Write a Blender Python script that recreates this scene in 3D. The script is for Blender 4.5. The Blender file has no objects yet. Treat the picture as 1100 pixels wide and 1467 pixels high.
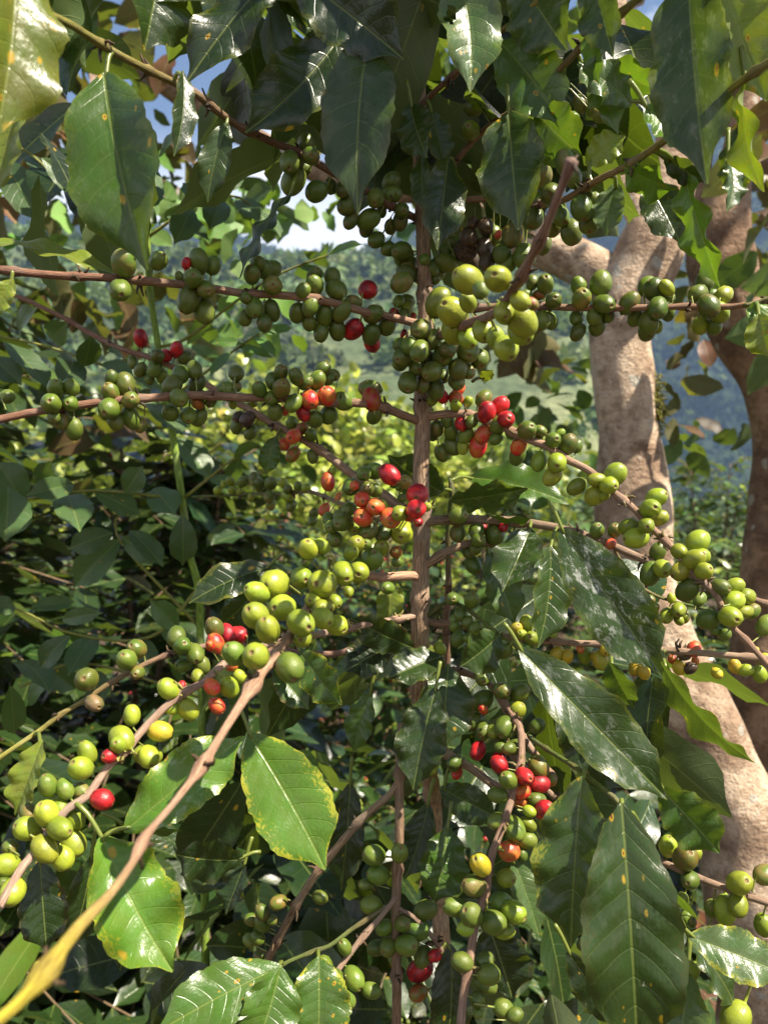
import bpy, math, random
import numpy as np
random.seed(7); rng = np.random.default_rng(11)
scene = bpy.context.scene
COL = scene.collection
F = 1080.0; CX, CY = 550.0, 733.5; CAMZ = 1.4

def P(px, py, d):
    return np.array([(px-CX)/F*d, d, CAMZ+(CY-py)/F*d])
def nrm(v):
    v = np.asarray(v, float); return v/(np.linalg.norm(v)+1e-12)
def sstep(a, b, x):
    t = np.clip((np.asarray(x, float)-a)/(b-a), 0, 1); return t*t*(3-2*t)

# ------------------------------------------------------------------ mesh helpers
def make_mesh(name, V, Fc, mat, attrs=None, uv=None, smooth=True):
    """V (n,3); Fc (m,4) quads or list; attrs: name -> (type, array)"""
    me = bpy.data.meshes.new(name)
    V = np.asarray(V, np.float32)
    if isinstance(Fc, np.ndarray):
        k = Fc.shape[1]
        me.vertices.add(len(V)); me.vertices.foreach_set('co', V.ravel())
        me.loops.add(Fc.size); me.loops.foreach_set('vertex_index', Fc.astype(np.int32).ravel())
        me.polygons.add(len(Fc))
        me.polygons.foreach_set('loop_start', np.arange(0, Fc.size, k, dtype=np.int32))
        me.update(calc_edges=True)
    else:
        me.from_pydata(V.tolist(), [], Fc)
    if attrs:
        for an, (ty, arr) in attrs.items():
            at = me.attributes.new(an, ty, 'POINT')
            arr = np.asarray(arr, np.float32)
            if ty == 'FLOAT_COLOR':
                if arr.shape[1] == 3: arr = np.hstack([arr, np.ones((len(arr), 1), np.float32)])
                at.data.foreach_set('color', arr.ravel())
            elif ty == 'FLOAT_VECTOR': at.data.foreach_set('vector', arr.ravel())
            else: at.data.foreach_set('value', arr.ravel())
    if smooth: me.polygons.foreach_set('use_smooth', np.ones(len(me.polygons), bool))
    me.validate(); me.update()
    mats = mat if isinstance(mat, (list, tuple)) else [mat]
    for m in mats: me.materials.append(m)
    return me

def link(name, me, parent=None, label=None, cat=None, group=None, kind=None, loc=None):
    o = bpy.data.objects.new(name, me); COL.objects.link(o)
    if parent is not None: o.parent = parent
    if loc is not None: o.location = loc
    if label: o['label'] = label
    if cat: o['category'] = cat
    if group: o['group'] = group
    if kind: o['kind'] = kind
    return o
def thing(name, loc, label, cat, group=None):
    return link(name, None, None, label, cat, group, None, loc)

class Bag:
    """collects meshes with common attributes into one"""
    def __init__(s): s.V=[]; s.F=[]; s.A={}; s.n=0
    def add(s, V, Fc, **a):
        s.V.append(V); s.F.append(Fc+s.n); s.n += len(V)
        for k, v in a.items(): s.A.setdefault(k, []).append(v)
    def mesh(s, name, mat, off=(0,0,0), types=None):
        V = np.vstack(s.V)-np.asarray(off); Fc = np.vstack(s.F)
        at = {}
        for k, l in s.A.items():
            arr = np.concatenate(l); ty = {'lc':'FLOAT_COLOR','lc2':'FLOAT_COLOR','lf':'FLOAT_VECTOR','sp':'FLOAT_VECTOR','bco':'FLOAT_VECTOR','rnd':'FLOAT'}[k]
            at[k] = (ty, arr)
        return make_mesh(name, V, Fc, mat, at)

def spline(pts, n):
    """Catmull-Rom through pts (m,k) -> (n,k)"""
    p = np.asarray(pts, float)
    if len(p) < 3:
        t = np.linspace(0, 1, n)[:, None]; return p[0]*(1-t)+p[-1]*t
    q = np.vstack([2*p[0]-p[1], p, 2*p[-1]-p[-2]])
    seg = np.linalg.norm(np.diff(p[:, :3], axis=0), axis=1); cum = np.concatenate([[0], np.cumsum(seg)])
    s = np.linspace(0, cum[-1], n); i = np.clip(np.searchsorted(cum, s, 'right')-1, 0, len(seg)-1)
    t = ((s-cum[i])/np.maximum(seg[i], 1e-9))[:, None]
    a, b, c, d = q[i], q[i+1], q[i+2], q[i+3]
    return .5*((2*b)+(-a+c)*t+(2*a-5*b+4*c-d)*t*t+(-a+3*b-3*c+d)*t**3)

def tube_geo(path, rad, nseg=10, rough=0.0, seed=0, cap=True):
    """path (n,3), rad (n,) -> V, quads, lf (angle, length, rad)"""
    path = np.asarray(path, float); n = len(path); rad = np.broadcast_to(np.asarray(rad, float), (n,))
    T = np.gradient(path, axis=0); T /= np.linalg.norm(T, axis=1)[:, None]+1e-12
    up = np.array([0, 0, 1.]) if abs(T[0, 2]) < .9 else np.array([0, 1., 0])
    N = np.zeros_like(T); N[0] = nrm(np.cross(T[0], up))
    for i in range(1, n):
        v = N[i-1]-T[i]*np.dot(N[i-1], T[i]); N[i] = nrm(v)
    B = np.cross(T, N)
    a = np.arange(nseg)/nseg*2*math.pi
    r = np.random.default_rng(seed)
    rr = rad[:, None]*np.ones((n, nseg))
    if rough: 
        g = r.normal(0, 1, (n, nseg)); g = (g+np.roll(g, 1, 1)+np.roll(g, -1, 1))/3
        rr = rr*(1+rough*g)
    V = path[:, None]+rr[..., None]*(np.cos(a)[None, :, None]*N[:, None]+np.sin(a)[None, :, None]*B[:, None])
    L = np.concatenate([[0], np.cumsum(np.linalg.norm(np.diff(path, axis=0), axis=1))])
    lf = np.zeros((n, nseg, 3)); lf[..., 0] = a[None]/(2*math.pi); lf[..., 1] = L[:, None]; lf[..., 2] = rad[:, None]
    idx = np.arange(n*nseg).reshape(n, nseg)
    q = np.stack([idx[:-1], np.roll(idx[:-1], -1, 1), np.roll(idx[1:], -1, 1), idx[1:]], -1).reshape(-1, 4)
    V = V.reshape(-1, 3); lf = lf.reshape(-1, 3)
    if cap:
        k = len(V)
        V = np.vstack([V, path[0]-T[0]*rad[0]*.3, path[-1]+T[-1]*rad[-1]*.5]); lf = np.vstack([lf, lf[0], lf[-1]])
        c0 = [[idx[0][(j+1) % nseg], idx[0][j], k, k] for j in range(nseg)]
        c1 = [[idx[-1][j], idx[-1][(j+1) % nseg], k+1, k+1] for j in range(nseg)]
        # caps as quads using every second vertex
        c0 = [[idx[0][(j+2) % nseg], idx[0][(j+1) % nseg], idx[0][j], k] for j in range(0, nseg, 2)]
        c1 = [[idx[-1][j], idx[-1][(j+1) % nseg], idx[-1][(j+2) % nseg], k+1] for j in range(0, nseg, 2)]
        q = np.vstack([q, c0, c1])
    return V, q, lf

# ------------------------------------------------------------------ materials
def new_mat(name):
    m = bpy.data.materials.new(name); m.use_nodes = True
    nt = m.node_tree; nt.nodes.clear()
    return m, nt
class NB:
    def __init__(s, nt): s.nt = nt
    def n(s, t, **kw):
        x = s.nt.nodes.new(t)
        for k, v in kw.items(): setattr(x, k, v)
        return x
    def l(s, a, b): s.nt.links.new(a, b)
    def setin(s, node, key, v):
        if isinstance(v, bpy.types.NodeSocket): s.l(v, node.inputs[key])
        else: node.inputs[key].default_value = v
    def m(s, op, a, b=None, c=None, clamp=False):
        x = s.n('ShaderNodeMath', operation=op); x.use_clamp = clamp
        s.setin(x, 0, a)
        if b is not None: s.setin(x, 1, b)
        if c is not None: s.setin(x, 2, c)
        return x.outputs[0]
    def mix(s, f, a, b, mode='MIX'):
        x = s.n('ShaderNodeMix', data_type='RGBA', blend_type=mode)
        s.setin(x, 'Factor', f)
        for sock, v in ((x.inputs[6], a), (x.inputs[7], b)):
            if isinstance(v, bpy.types.NodeSocket): s.l(v, sock)
            else: sock.default_value = (*v, 1)
        return x.outputs[2]
    def ss(s, v, a, b, lo=0., hi=1.):
        x = s.n('ShaderNodeMapRange', interpolation_type='SMOOTHSTEP')
        s.setin(x, 0, v); s.setin(x, 1, a); s.setin(x, 2, b); s.setin(x, 3, lo); s.setin(x, 4, hi)
        return x.outputs[0]
    def attr(s, name, out='Vector'):
        return s.n('ShaderNodeAttribute', attribute_name=name).outputs[out]
    def noise(s, vec, scale, detail=3, rough=.5, out=0):
        x = s.n('ShaderNodeTexNoise'); s.setin(x, 'Vector', vec); x.inputs['Scale'].default_value = scale
        x.inputs['Detail'].default_value = detail; x.inputs['Roughness'].default_value = rough
        return x.outputs[out]
    def vadd(s, a, b, op='ADD'):
        x = s.n('ShaderNodeVectorMath', operation=op)
        s.setin(x, 0, a); s.setin(x, 1, b); return x.outputs[0]
    def comb(s, x_, y_, z_):
        x = s.n('ShaderNodeCombineXYZ'); s.setin(x, 0, x_); s.setin(x, 1, y_); s.setin(x, 2, z_); return x.outputs[0]
    def sep(s, v):
        x = s.n('ShaderNodeSeparateXYZ'); s.l(v, x.inputs[0]); return x.outputs
    def bump(s, h, strength, dist):
        x = s.n('ShaderNodeBump'); x.inputs['Strength'].default_value = strength; x.inputs['Distance'].default_value = dist
        s.l(h, x.inputs['Height']); return x.outputs[0]
    def out(s, sh):
        o = s.n('ShaderNodeOutputMaterial'); s.l(sh, o.inputs[0])

def leaf_material(name, rough=.34, transl=.26, lat=9., spec=.5, veinfac=.5):
    m, nt = new_mat(name); b = NB(nt)
    lf = b.sep(b.attr('lf')); u, v, p = lf[0], lf[1], lf[2]
    sp = b.sep(b.attr('sp')); rnd = b.attr('rnd', 'Fac'); lc = b.attr('lc', 'Color')
    au = b.m('ABSOLUTE', u); up = b.m('MULTIPLY', u, p); aup = b.m('ABSOLUTE', up)
    mid = b.ss(aup, .012, .045, 1, 0)
    q = b.m('SUBTRACT', b.m('MULTIPLY', v, lat), b.m('MULTIPLY', b.m('POWER', au, 1.3), 1.5))
    fr = b.m('ABSOLUTE', b.m('SUBTRACT', b.m('FRACT', q), .5))       # .5 at the vein
    latm = b.m('MULTIPLY', b.ss(fr, .44, .49), b.ss(au, .98, .8))
    co = b.comb(b.m('ADD', b.m('MULTIPLY', up, .42), b.m('MULTIPLY', rnd, 31.)), b.m('ADD', v, b.m('MULTIPLY', rnd, 17.)), 0.)
    nz = b.noise(co, 5, 3); nz2 = b.noise(co, 38, 2)
    c = b.mix(b.ss(nz, .3, .7, .0, .45), lc, b.mix(1., lc, (.72, 1.25, .8), 'MULTIPLY'))
    c = b.mix(b.ss(nz2, .35, .7, 0, .22), c, b.mix(1., c, (.6, .62, .55), 'MULTIPLY'))
    pale = b.mix(.55, lc, (.26, .31, .07))
    c = b.mix(b.m('MULTIPLY', latm, .2*veinfac*1.4), c, pale)
    c = b.mix(b.m('MULTIPLY', mid, .6), c, pale)
    # rust spots
    vo = b.n('ShaderNodeTexVoronoi'); b.l(co, vo.inputs['Vector']); b.l(b.m('ADD', b.m('MULTIPLY', b.m('FRACT', b.m('MULTIPLY', rnd, 7.3)), 8.), 6.), vo.inputs['Scale'])
    dist = b.m('ADD', vo.outputs['Distance'], b.m('MULTIPLY', b.m('SUBTRACT', nz2, .5), .12))
    vr = b.sep(vo.outputs['Color'])
    on = b.m('LESS_THAN', vr[0], sp[0]); rad = b.m('ADD', b.m('MULTIPLY', vr[1], .22), .10)
    ring = b.m('MULTIPLY', on, b.ss(b.m('DIVIDE', dist, rad), .6, 1.15, 1, 0))
    core = b.m('MULTIPLY', b.m('MULTIPLY', on, b.m('GREATER_THAN', vr[2], .45)), b.ss(b.m('DIVIDE', dist, rad), .3, .5, 1, 0))
    # yellow margin
    e = b.m('MULTIPLY', b.ss(b.m('ADD', au, b.m('ADD', b.m('MULTIPLY', b.m('SUBTRACT', nz2, .5), .9), b.m('MULTIPLY', b.m('SUBTRACT', nz, .5), 1.0))), .80, 1.05), sp[1])
    c = b.mix(b.m('MULTIPLY', b.m('MAXIMUM', e, 0.), .85), c, b.mix(b.ss(rnd, .62, .70), (.38, .36, .03), (.15, .07, .03)))
    c = b.mix(b.m('MULTIPLY', ring, .85), c, (.42, .27, .015))
    c = b.mix(core, c, (.10, .025, .012))
    # dust / water marks
    dz = b.m('MULTIPLY', b.ss(b.noise(co, 11, 6, .75), .5, .62), sp[2])
    dz = b.m('MULTIPLY', dz, b.ss(b.noise(co, 2.6, 1), .42, .58))
    c = b.mix(b.m('MULTIPLY', dz, .7), c, (.55, .56, .52))
    geo = b.n('ShaderNodeNewGeometry')
    und = b.mix(.45, c, (.16, .21, .08))
    c = b.mix(b.m('MULTIPLY', geo.outputs['Backfacing'], .8), c, und)
    pr = b.n('ShaderNodeBsdfPrincipled')
    b.l(c, pr.inputs['Base Color'])
    r = b.m('ADD', b.m('MULTIPLY', b.noise(co, 14, 3), .28), rough-.14)
    r = b.m('ADD', r, b.m('MULTIPLY', geo.outputs['Backfacing'], .22))
    b.l(r, pr.inputs['Roughness']); pr.inputs['Specular IOR Level'].default_value = spec
    h = b.m('SUBTRACT', b.m('ADD', b.m('MULTIPLY', nz2, .35), b.m('MULTIPLY', nz, .8)), b.m('ADD', b.m('MULTIPLY', latm, .35), b.m('MULTIPLY', mid, .7)))
    b.l(b.bump(h, .35, .0016), pr.inputs['Normal'])
    tr = b.n('ShaderNodeBsdfTranslucent')
    tc = b.mix(.45, b.mix(1., c, (2.2, 2.4, .9), 'MULTIPLY'), (.24, .33, .015))
    tc = b.mix(b.m('MULTIPLY', b.m('MAXIMUM', ring, b.m('MULTIPLY', e, .6)), .7), tc, (.5, .35, .02))
    b.l(tc, tr.inputs['Color'])
    mx = b.n('ShaderNodeMixShader'); mx.inputs[0].default_value = transl
    b.l(pr.outputs[0], mx.inputs[1]); b.l(tr.outputs[0], mx.inputs[2]); b.out(mx.outputs[0])
    return m

def cherry_material():
    m, nt = new_mat('coffee_cherry_skin'); b = NB(nt)
    bco = b.attr('bco'); z = b.sep(bco); rnd = b.attr('rnd', 'Fac')
    lc = b.attr('lc', 'Color'); lc2 = b.attr('lc2', 'Color')
    seed = b.vadd(bco, b.comb(b.m('MULTIPLY', rnd, 50.), b.m('MULTIPLY', rnd, 23.), 0.))
    nz = b.noise(seed, 1.1, 2); fine = b.noise(seed, 9, 3)
    c = b.mix(b.ss(nz, .38, .62), lc, lc2)
    c = b.mix(b.ss(fine, .45, .75, 0, .3), c, b.mix(1., c, (.6, .68, .5), 'MULTIPLY'))
    fl = b.n('ShaderNodeTexVoronoi'); b.l(seed, fl.inputs['Vector']); fl.inputs['Scale'].default_value = 5.5
    c = b.mix(b.ss(fl.outputs['Distance'], .04, .10, .35, 0), c, (.30, .34, .12))
    blot = b.m('MULTIPLY', b.ss(b.noise(b.vadd(seed, (9., 3., 1.)), 1.7, 5, .7), .56, .64), b.ss(b.m('FRACT', b.m('MULTIPLY', rnd, 13.7)), .35, .5))
    c = b.mix(b.m('MULTIPLY', blot, .55), c, b.mix(.5, c, (.16, .10, .05)))
    r2 = b.m('SQRT', b.m('ADD', b.m('MULTIPLY', z[0], z[0]), b.m('MULTIPLY', z[1], z[1])))
    top = b.m('GREATER_THAN', z[2], .3)
    halo = b.m('MULTIPLY', top, b.ss(r2, .22, .46, .45, 0))
    c = b.mix(halo, c, b.mix(.5, c, (.22, .17, .05)))
    scar = b.m('MULTIPLY', top, b.ss(b.m('ADD', r2, b.m('MULTIPLY', fine, .06)), .20, .26, 1, 0))
    ringm = b.m('MULTIPLY', scar, b.ss(b.m('ABSOLUTE', b.m('SUBTRACT', r2, .13)), .02, .05, 1, 0))
    c = b.mix(b.m('MULTIPLY', scar, .85), c, (.19, .12, .05)); c = b.mix(b.m('MULTIPLY', ringm, .35), c, (.12, .07, .03))
    st = b.ss(z[2], -1.02, -1.12); c = b.mix(st, c, (.20, .22, .05))
    pr = b.n('ShaderNodeBsdfPrincipled'); b.l(c, pr.inputs['Base Color'])
    # dull dried fruit: dark colours are rougher
    r = b.m('ADD', b.m('MULTIPLY', fine, .22), .22); r = b.m('ADD', r, b.m('ADD', b.m('MULTIPLY', scar, .4), b.m('ADD', b.m('MULTIPLY', blot, .3), b.m('MULTIPLY', b.ss(nz, .45, .7), .16))))
    b.l(r, pr.inputs['Roughness']); pr.inputs['Specular IOR Level'].default_value = .45
    b.l(b.bump(b.m('ADD', fine, b.m('MULTIPLY', nz, 2.)), .22, .0012), pr.inputs['Normal'])
    b.out(pr.outputs[0]); return m

def dry_material():
    m, nt = new_mat('dried_cherry_skin'); b = NB(nt)
    bco = b.attr('bco'); rnd = b.attr('rnd', 'Fac'); seed = b.vadd(bco, b.comb(b.m('MULTIPLY', rnd, 50.), 0., 0.))
    f = b.noise(seed, 6, 5, .7)
    c = b.mix(b.ss(f, .35, .65), (.035, .020, .012), (.15, .095, .055))
    pr = b.n('ShaderNodeBsdfPrincipled'); b.l(c, pr.inputs['Base Color']); pr.inputs['Roughness'].default_value = .8
    b.l(b.bump(f, .7, .003), pr.inputs['Normal']); b.out(pr.outputs[0]); return m

def twig_material(name, bump=.6):
    m, nt = new_mat(name); b = NB(nt)
    lf = b.sep(b.attr('lf')); lc = b.attr('lc', 'Color'); tc = b.n('ShaderNodeTexCoord').outputs['Object']
    ang = b.m('MULTIPLY', lf[0], 6.28318)
    st = b.comb(b.m('MULTIPLY', b.m('COSINE', ang), 2.2), b.m('MULTIPLY', b.m('SINE', ang), 2.2), b.m('MULTIPLY', lf[1], 45.))
    n1 = b.noise(st, 2.2, 5, .65); n2 = b.noise(tc, 160, 4, .6); n3 = b.noise(tc, 35, 3)
    c = b.mix(b.ss(n1, .35, .68), b.mix(1., lc, (.5, .46, .42), 'MULTIPLY'), b.mix(1., lc, (1.25, 1.2, 1.15), 'MULTIPLY'))
    c = b.mix(b.ss(n3, .52, .7, 0, .45), c, b.mix(.5, lc, (.30, .27, .23)))
    c = b.mix(b.ss(n2, .55, .75, 0, .35), c, (.05, .03, .02))
    pr = b.n('ShaderNodeBsdfPrincipled'); b.l(c, pr.inputs['Base Color']); pr.inputs['Roughness'].default_value = .62
    pr.inputs['Specular IOR Level'].default_value = .3
    b.l(b.bump(b.m('ADD', n1, b.m('MULTIPLY', n2, .4)), bump, .002), pr.inputs['Normal']); b.out(pr.outputs[0]); return m

def bark_material(name, c1, c2, lich, rings=1.):
    m, nt = new_mat(name); b = NB(nt)
    tc = b.n('ShaderNodeTexCoord').outputs['Object']; lf = b.sep(b.attr('lf'))
    big = b.noise(tc, 9, 4, .6); mid = b.noise(tc, 38, 5, .7); fine = b.noise(tc, 190, 3, .6)
    sq = b.vadd(tc, (1., 1., 3.), 'MULTIPLY'); horiz = b.noise(sq, 9, 5, .7)
    c = b.mix(b.ss(big, .38, .62), c1, c2)
    c = b.mix(b.ss(mid, .42, .66, 0, .75), c, b.mix(1., c, (.55, .5, .46), 'MULTIPLY'))
    c = b.mix(b.ss(fine, .5, .75, 0, .35), c, b.mix(1., c, (.6, .56, .5), 'MULTIPLY'))
    c = b.mix(b.ss(horiz, .54, .62, 0, .7), c, b.mix(1., c, (.62, .55, .5), 'MULTIPLY'))
    vo = b.n('ShaderNodeTexVoronoi'); b.l(b.vadd(tc, b.vadd(b.noise(tc, 16, 3, out=1), (.06, .06, .06), 'MULTIPLY')), vo.inputs['Vector']); vo.inputs['Scale'].default_value = 26.
    vr = b.sep(vo.outputs['Color'])
    sz = b.m('ADD', b.m('MULTIPLY', vr[1], .36), .10)
    lm = b.m('MULTIPLY', b.m('LESS_THAN', vr[0], lich), b.ss(b.m('DIVIDE', b.m('ADD', vo.outputs['Distance'], b.m('MULTIPLY', mid, .1)), sz), .75, 1.05, 1, 0))
    c = b.mix(b.m('MULTIPLY', lm, .7), c, (.42, .41, .35))
    vd = b.n('ShaderNodeTexVoronoi'); b.l(tc, vd.inputs['Vector']); vd.inputs['Scale'].default_value = 120.
    dots = b.ss(vd.outputs['Distance'], .12, .3, 1, 0)
    pr = b.n('ShaderNodeBsdfPrincipled'); b.l(c, pr.inputs['Base Color']); pr.inputs['Roughness'].default_value = .82
    pr.inputs['Specular IOR Level'].default_value = .25
    h = b.m('ADD', b.m('ADD', b.m('MULTIPLY', mid, 1.2), b.m('MULTIPLY', fine, .5)), b.m('MULTIPLY', horiz, 1.2))
    h = b.m('ADD', h, b.m('MULTIPLY', dots, .35))
    b.l(b.bump(h, .95, .009), pr.inputs['Normal']); b.out(pr.outputs[0]); return m

def simple_mat(name, colfn, rough=.85, bump=None):
    m, nt = new_mat(name); b = NB(nt)
    pr = b.n('ShaderNodeBsdfPrincipled'); c = colfn(b)
    b.l(c[0], pr.inputs['Base Color']); pr.inputs['Roughness'].default_value = rough; pr.inputs['Specular IOR Level'].default_value = .25
    if bump: b.l(b.bump(c[1], *bump), pr.inputs['Normal'])
    b.out(pr.outputs[0]); return m

LEAF = leaf_material('coffee_leaf', rough=.31, transl=.24)
FOLI = leaf_material('bush_leaf', rough=.30, transl=.16, lat=8., spec=.65)
SAPL = leaf_material('sapling_leaf', rough=.42, transl=.2, lat=8., spec=.45, veinfac=.25)
FARL = leaf_material('far_leaf', rough=.75, transl=.15, spec=.1, veinfac=.1)
BROWNL = leaf_material('shade_tree_leaf', rough=.5, transl=.22, lat=10., spec=.35, veinfac=.3)
CHERRY = cherry_material(); DRY = dry_material()
TWIG = twig_material('coffee_twig_bark'); STEMM = twig_material('coffee_stem_bark', 1.)
BARKP = bark_material('pale_bark', (.30, .205, .135), (.62, .475, .34), .5)
BARKD = bark_material('dark_bark', (.19, .115, .07), (.37, .245, .155), .3)
def _moss(b):
    tc = b.n('ShaderNodeTexCoord').outputs['Object']; n = b.noise(tc, 120, 4, .7)
    return b.mix(b.ss(n, .3, .7), (.06, .065, .012), (.26, .24, .05)), n
MOSS = simple_mat('moss', _moss, .95, (.8, .004))
def _ground(b):
    tc = b.n('ShaderNodeTexCoord').outputs['Object']; n = b.noise(tc, 3, 6, .65); n2 = b.noise(tc, 45, 4, .7)
    c = b.mix(b.ss(n, .4, .6), (.035, .024, .016), (.075, .05, .03)); c = b.mix(b.ss(n2, .5, .7, 0, .6), c, (.11, .06, .035))
    return c, b.m('ADD', n, n2)
GROUND = simple_mat('soil', _ground, .95, (.8, .03))
def _hill(b):
    tc = b.n('ShaderNodeTexCoord').outputs['Object']; n = b.noise(tc, .028, 5, .6); n2 = b.noise(tc, .4, 5, .7)
    c = b.mix(b.ss(n, .42, .58), (.09, .12, .055), (.23, .25, .12)); c = b.mix(b.ss(n2, .4, .7, 0, .7), c, (.03, .045, .015))  # paler than its plants, with valley haze put into the colour
    return c, n2
HILLM = simple_mat('hill_vegetation', _hill, .95, (.9, 1.5))
def _mtn(b):
    tc = b.n('ShaderNodeTexCoord').outputs['Object']; n = b.noise(tc, .012, 5, .6); n2 = b.noise(tc, .12, 5, .7)
    c = b.mix(b.ss(n, .42, .6), (.010, .018, .009), (.022, .036, .014)); c = b.mix(b.ss(n2, .5, .7, 0, .7), c, (.008, .013, .007))  # near-black greens put a cloud's shadow into the mountain colour
    return c, n2
MTNM = simple_mat('cloud_shaded_forest', _mtn, .95, (.9, 4.))
def _litter(b):
    lc = b.attr('lc', 'Color'); tc = b.n('ShaderNodeTexCoord').outputs['Object']; n = b.noise(tc, 90, 4)
    return b.mix(b.ss(n, .35, .7, 0, .6), lc, b.mix(1., lc, (.4, .38, .36), 'MULTIPLY')), n
LITTER = simple_mat('dead_leaf', _litter, .8, (.4, .003))

# ------------------------------------------------------------------ leaves
def prof(v):
    p = np.power(np.clip(v, 0, 1), .78)*np.power(np.clip(1-v, 0, 1), .66)/.366
    return p*(1-.62*sstep(.78, .95, v))
def leaf_geo(B, T, hw, n, fold=.22, bend=.05, wave=.10, wf=3.2, ph=0., twist=0., quilt=.05, nv=30, nu=12, lat=9., holes=None, curl=0.):
    B = np.asarray(B); T = np.asarray(T); a = T-B; L = np.linalg.norm(a); a = a/L
    n = nrm(n-a*np.dot(n, a)); s = np.cross(a, n)
    v = np.linspace(0, 1, nv+1); u = np.linspace(-1, 1, nu+1)
    vv, uu = np.meshgrid(v, u, indexing='ij'); au = np.abs(uu); p = prof(vv)
    rough = 1+.03*np.sin(vv*41+ph*3+uu)+.02*np.sin(vv*97+ph)
    w = hw*np.maximum(p, .03)*rough
    tw = twist*(vv-.5)
    cs, sn = np.cos(tw)[..., None], np.sin(tw)[..., None]
    S = s*cs+n*sn; Nn = n*cs-s*sn
    C = B+a*L*vv[..., None]+n*(bend*L*4*vv*(1-vv))[..., None]+s*(curl*L*4*vv*(1-vv))[..., None]
    fa = math.atan(fold)
    h = w*au*math.sin(fa)
    h = h+wave*hw*np.sin(2*math.pi*wf*vv+ph+(uu > 0)*1.9)*au**2.2*np.minimum(1, p*1.3)
    q = vv*lat-1.5*au**1.3
    h = h+quilt*hw*np.abs(np.sin(math.pi*(q)))*au*(1-au)*2.2*np.minimum(1, p*1.5)
    V = C+S*(uu*w*math.cos(fa))[..., None]+Nn*h[..., None]
    idx = np.arange((nv+1)*(nu+1)).reshape(nv+1, nu+1)
    q4 = np.stack([idx[:-1, :-1], idx[:-1, 1:], idx[1:, 1:], idx[1:, :-1]], -1).reshape(-1, 4)
    if holes:
        cu = (uu*p)[:-1, :-1].ravel(); cv = vv[:-1, :-1].ravel(); keep = np.ones(len(q4), bool)
        for (hu, hv, hr) in holes: keep &= ((cu-hu)*.42)**2+(cv-hv)**2 > hr*hr
        q4 = q4[keep]
    lf = np.stack([uu, vv, p], -1).reshape(-1, 3)
    return V.reshape(-1, 3), q4, lf

CLEAF = {'n': (.030, .052, .012), 'k': (.014, .027, .007), 'g': (.052, .096, .014), 'b': (.085, .155, .016), 'y': (.17, .19, .02), 'u': (.07, .105, .035), 'h': (.10, .105, .012)}  # brightest green carries sunlight, darkest green carries shade, both put into colour
# coarse leaf template for clouds of leaves
def leaf_cloud(bag, pos, dirs, nors, L, W, cols, fold=.25, droop=.12, spot=0., rows=5):
    pos = np.asarray(pos); m = len(pos); L = np.broadcast_to(L, (m,)); W = np.broadcast_to(W, (m,))
    dirs = dirs/np.linalg.norm(dirs, axis=1)[:, None]
    nors = nors-dirs*np.sum(nors*dirs, 1)[:, None]; nors = nors/(np.linalg.norm(nors, axis=1)[:, None]+1e-9)
    s = np.cross(dirs, nors)
    v = np.linspace(0, 1, rows+1); u = np.array([-1, -.5, 0, .5, 1.]) if rows > 6 else np.array([-1., 0, 1.])
    vv, uu = np.meshgrid(v, u, indexing='ij'); p = prof(vv); k = vv.size
    wv = (p*uu).ravel(); vr = vv.ravel()
    ph = rng.uniform(0, 6, m)[:, None]
    ht = (fold*np.abs(wv))[None]*W[:, None]+.20*W[:, None]*np.sin(vr[None]*13+ph)*np.abs(wv)[None]-droop*L[:, None]*(vr**2)[None]
    V = pos[:, None]+dirs[:, None]*(vr[None]*L[:, None])[..., None]+s[:, None]*(wv[None]*W[:, None])[..., None]+nors[:, None]*ht[..., None]
    idx = np.arange(k).reshape(vv.shape); nc = len(u)
    q = np.stack([idx[:-1, :-1], idx[:-1, 1:], idx[1:, 1:], idx[1:, :-1]], -1).reshape(-1, 4)
    Q = (q[None]+(np.arange(m)*k)[:, None, None]).reshape(-1, 4)
    lf = np.tile(np.stack([uu.ravel(), vr, p.ravel()], -1), (m, 1))
    cols = np.broadcast_to(np.asarray(cols), (m, 3))
    bag.add(V.reshape(-1, 3), Q, lf=lf, lc=np.repeat(cols, k, 0), rnd=np.repeat(rng.uniform(0, 1, m), k),
            sp=np.tile(np.array([[spot, spot*.5, 0.]]), (m*k, 1)))
def rcol(base, m, amt=.25):
    b = np.asarray(base)[None]*(1+rng.normal(0, amt, (m, 1)))*(1+rng.normal(0, amt*.25, (m, 3)))
    return np.clip(b, .004, .9)
def rdir(m, z=0., zs=1.):
    v = rng.normal(0, 1, (m, 3)); v[:, 2] = v[:, 2]*zs+z; return v/np.linalg.norm(v, axis=1)[:, None]

# ================================================================== THE COFFEE PLANT
ROOT = P(604, 0, .60)*np.array([1, 1, 0])+np.array([.02, .18, 0])
plant = thing('coffee_plant', ROOT, 'coffee plant laden with green and red cherries, filling the foreground around its upright brown stem', 'coffee plant')
BR = {}      # name -> dict(px polyline dense, object)
BROWN = (.26, .155, .095); PINK = (.36, .235, .165); GREY = (.23, .18, .13); YG = (.26, .25, .03); GRN = (.10, .14, .03)
def clusterbits(bag, path, rad, at, n, r, c=(.06, .04, .02)):
    for i in at:
        for _ in range(n):
            d = nrm(r.normal(0, 1, 3)); L = r.uniform(.0025, .0065)
            o = path[i]+d*rad[i]*.7
            V, q, lf = tube_geo(np.array([o, o+d*L*.6, o+d*L+r.normal(0, .0012, 3)]), np.array([.0011, .0009, .0005]), 4)
            bag.add(V, q, lf=lf, lc=np.tile(np.asarray(c)*r.uniform(.6, 2.2), (len(V), 1)))
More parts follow.
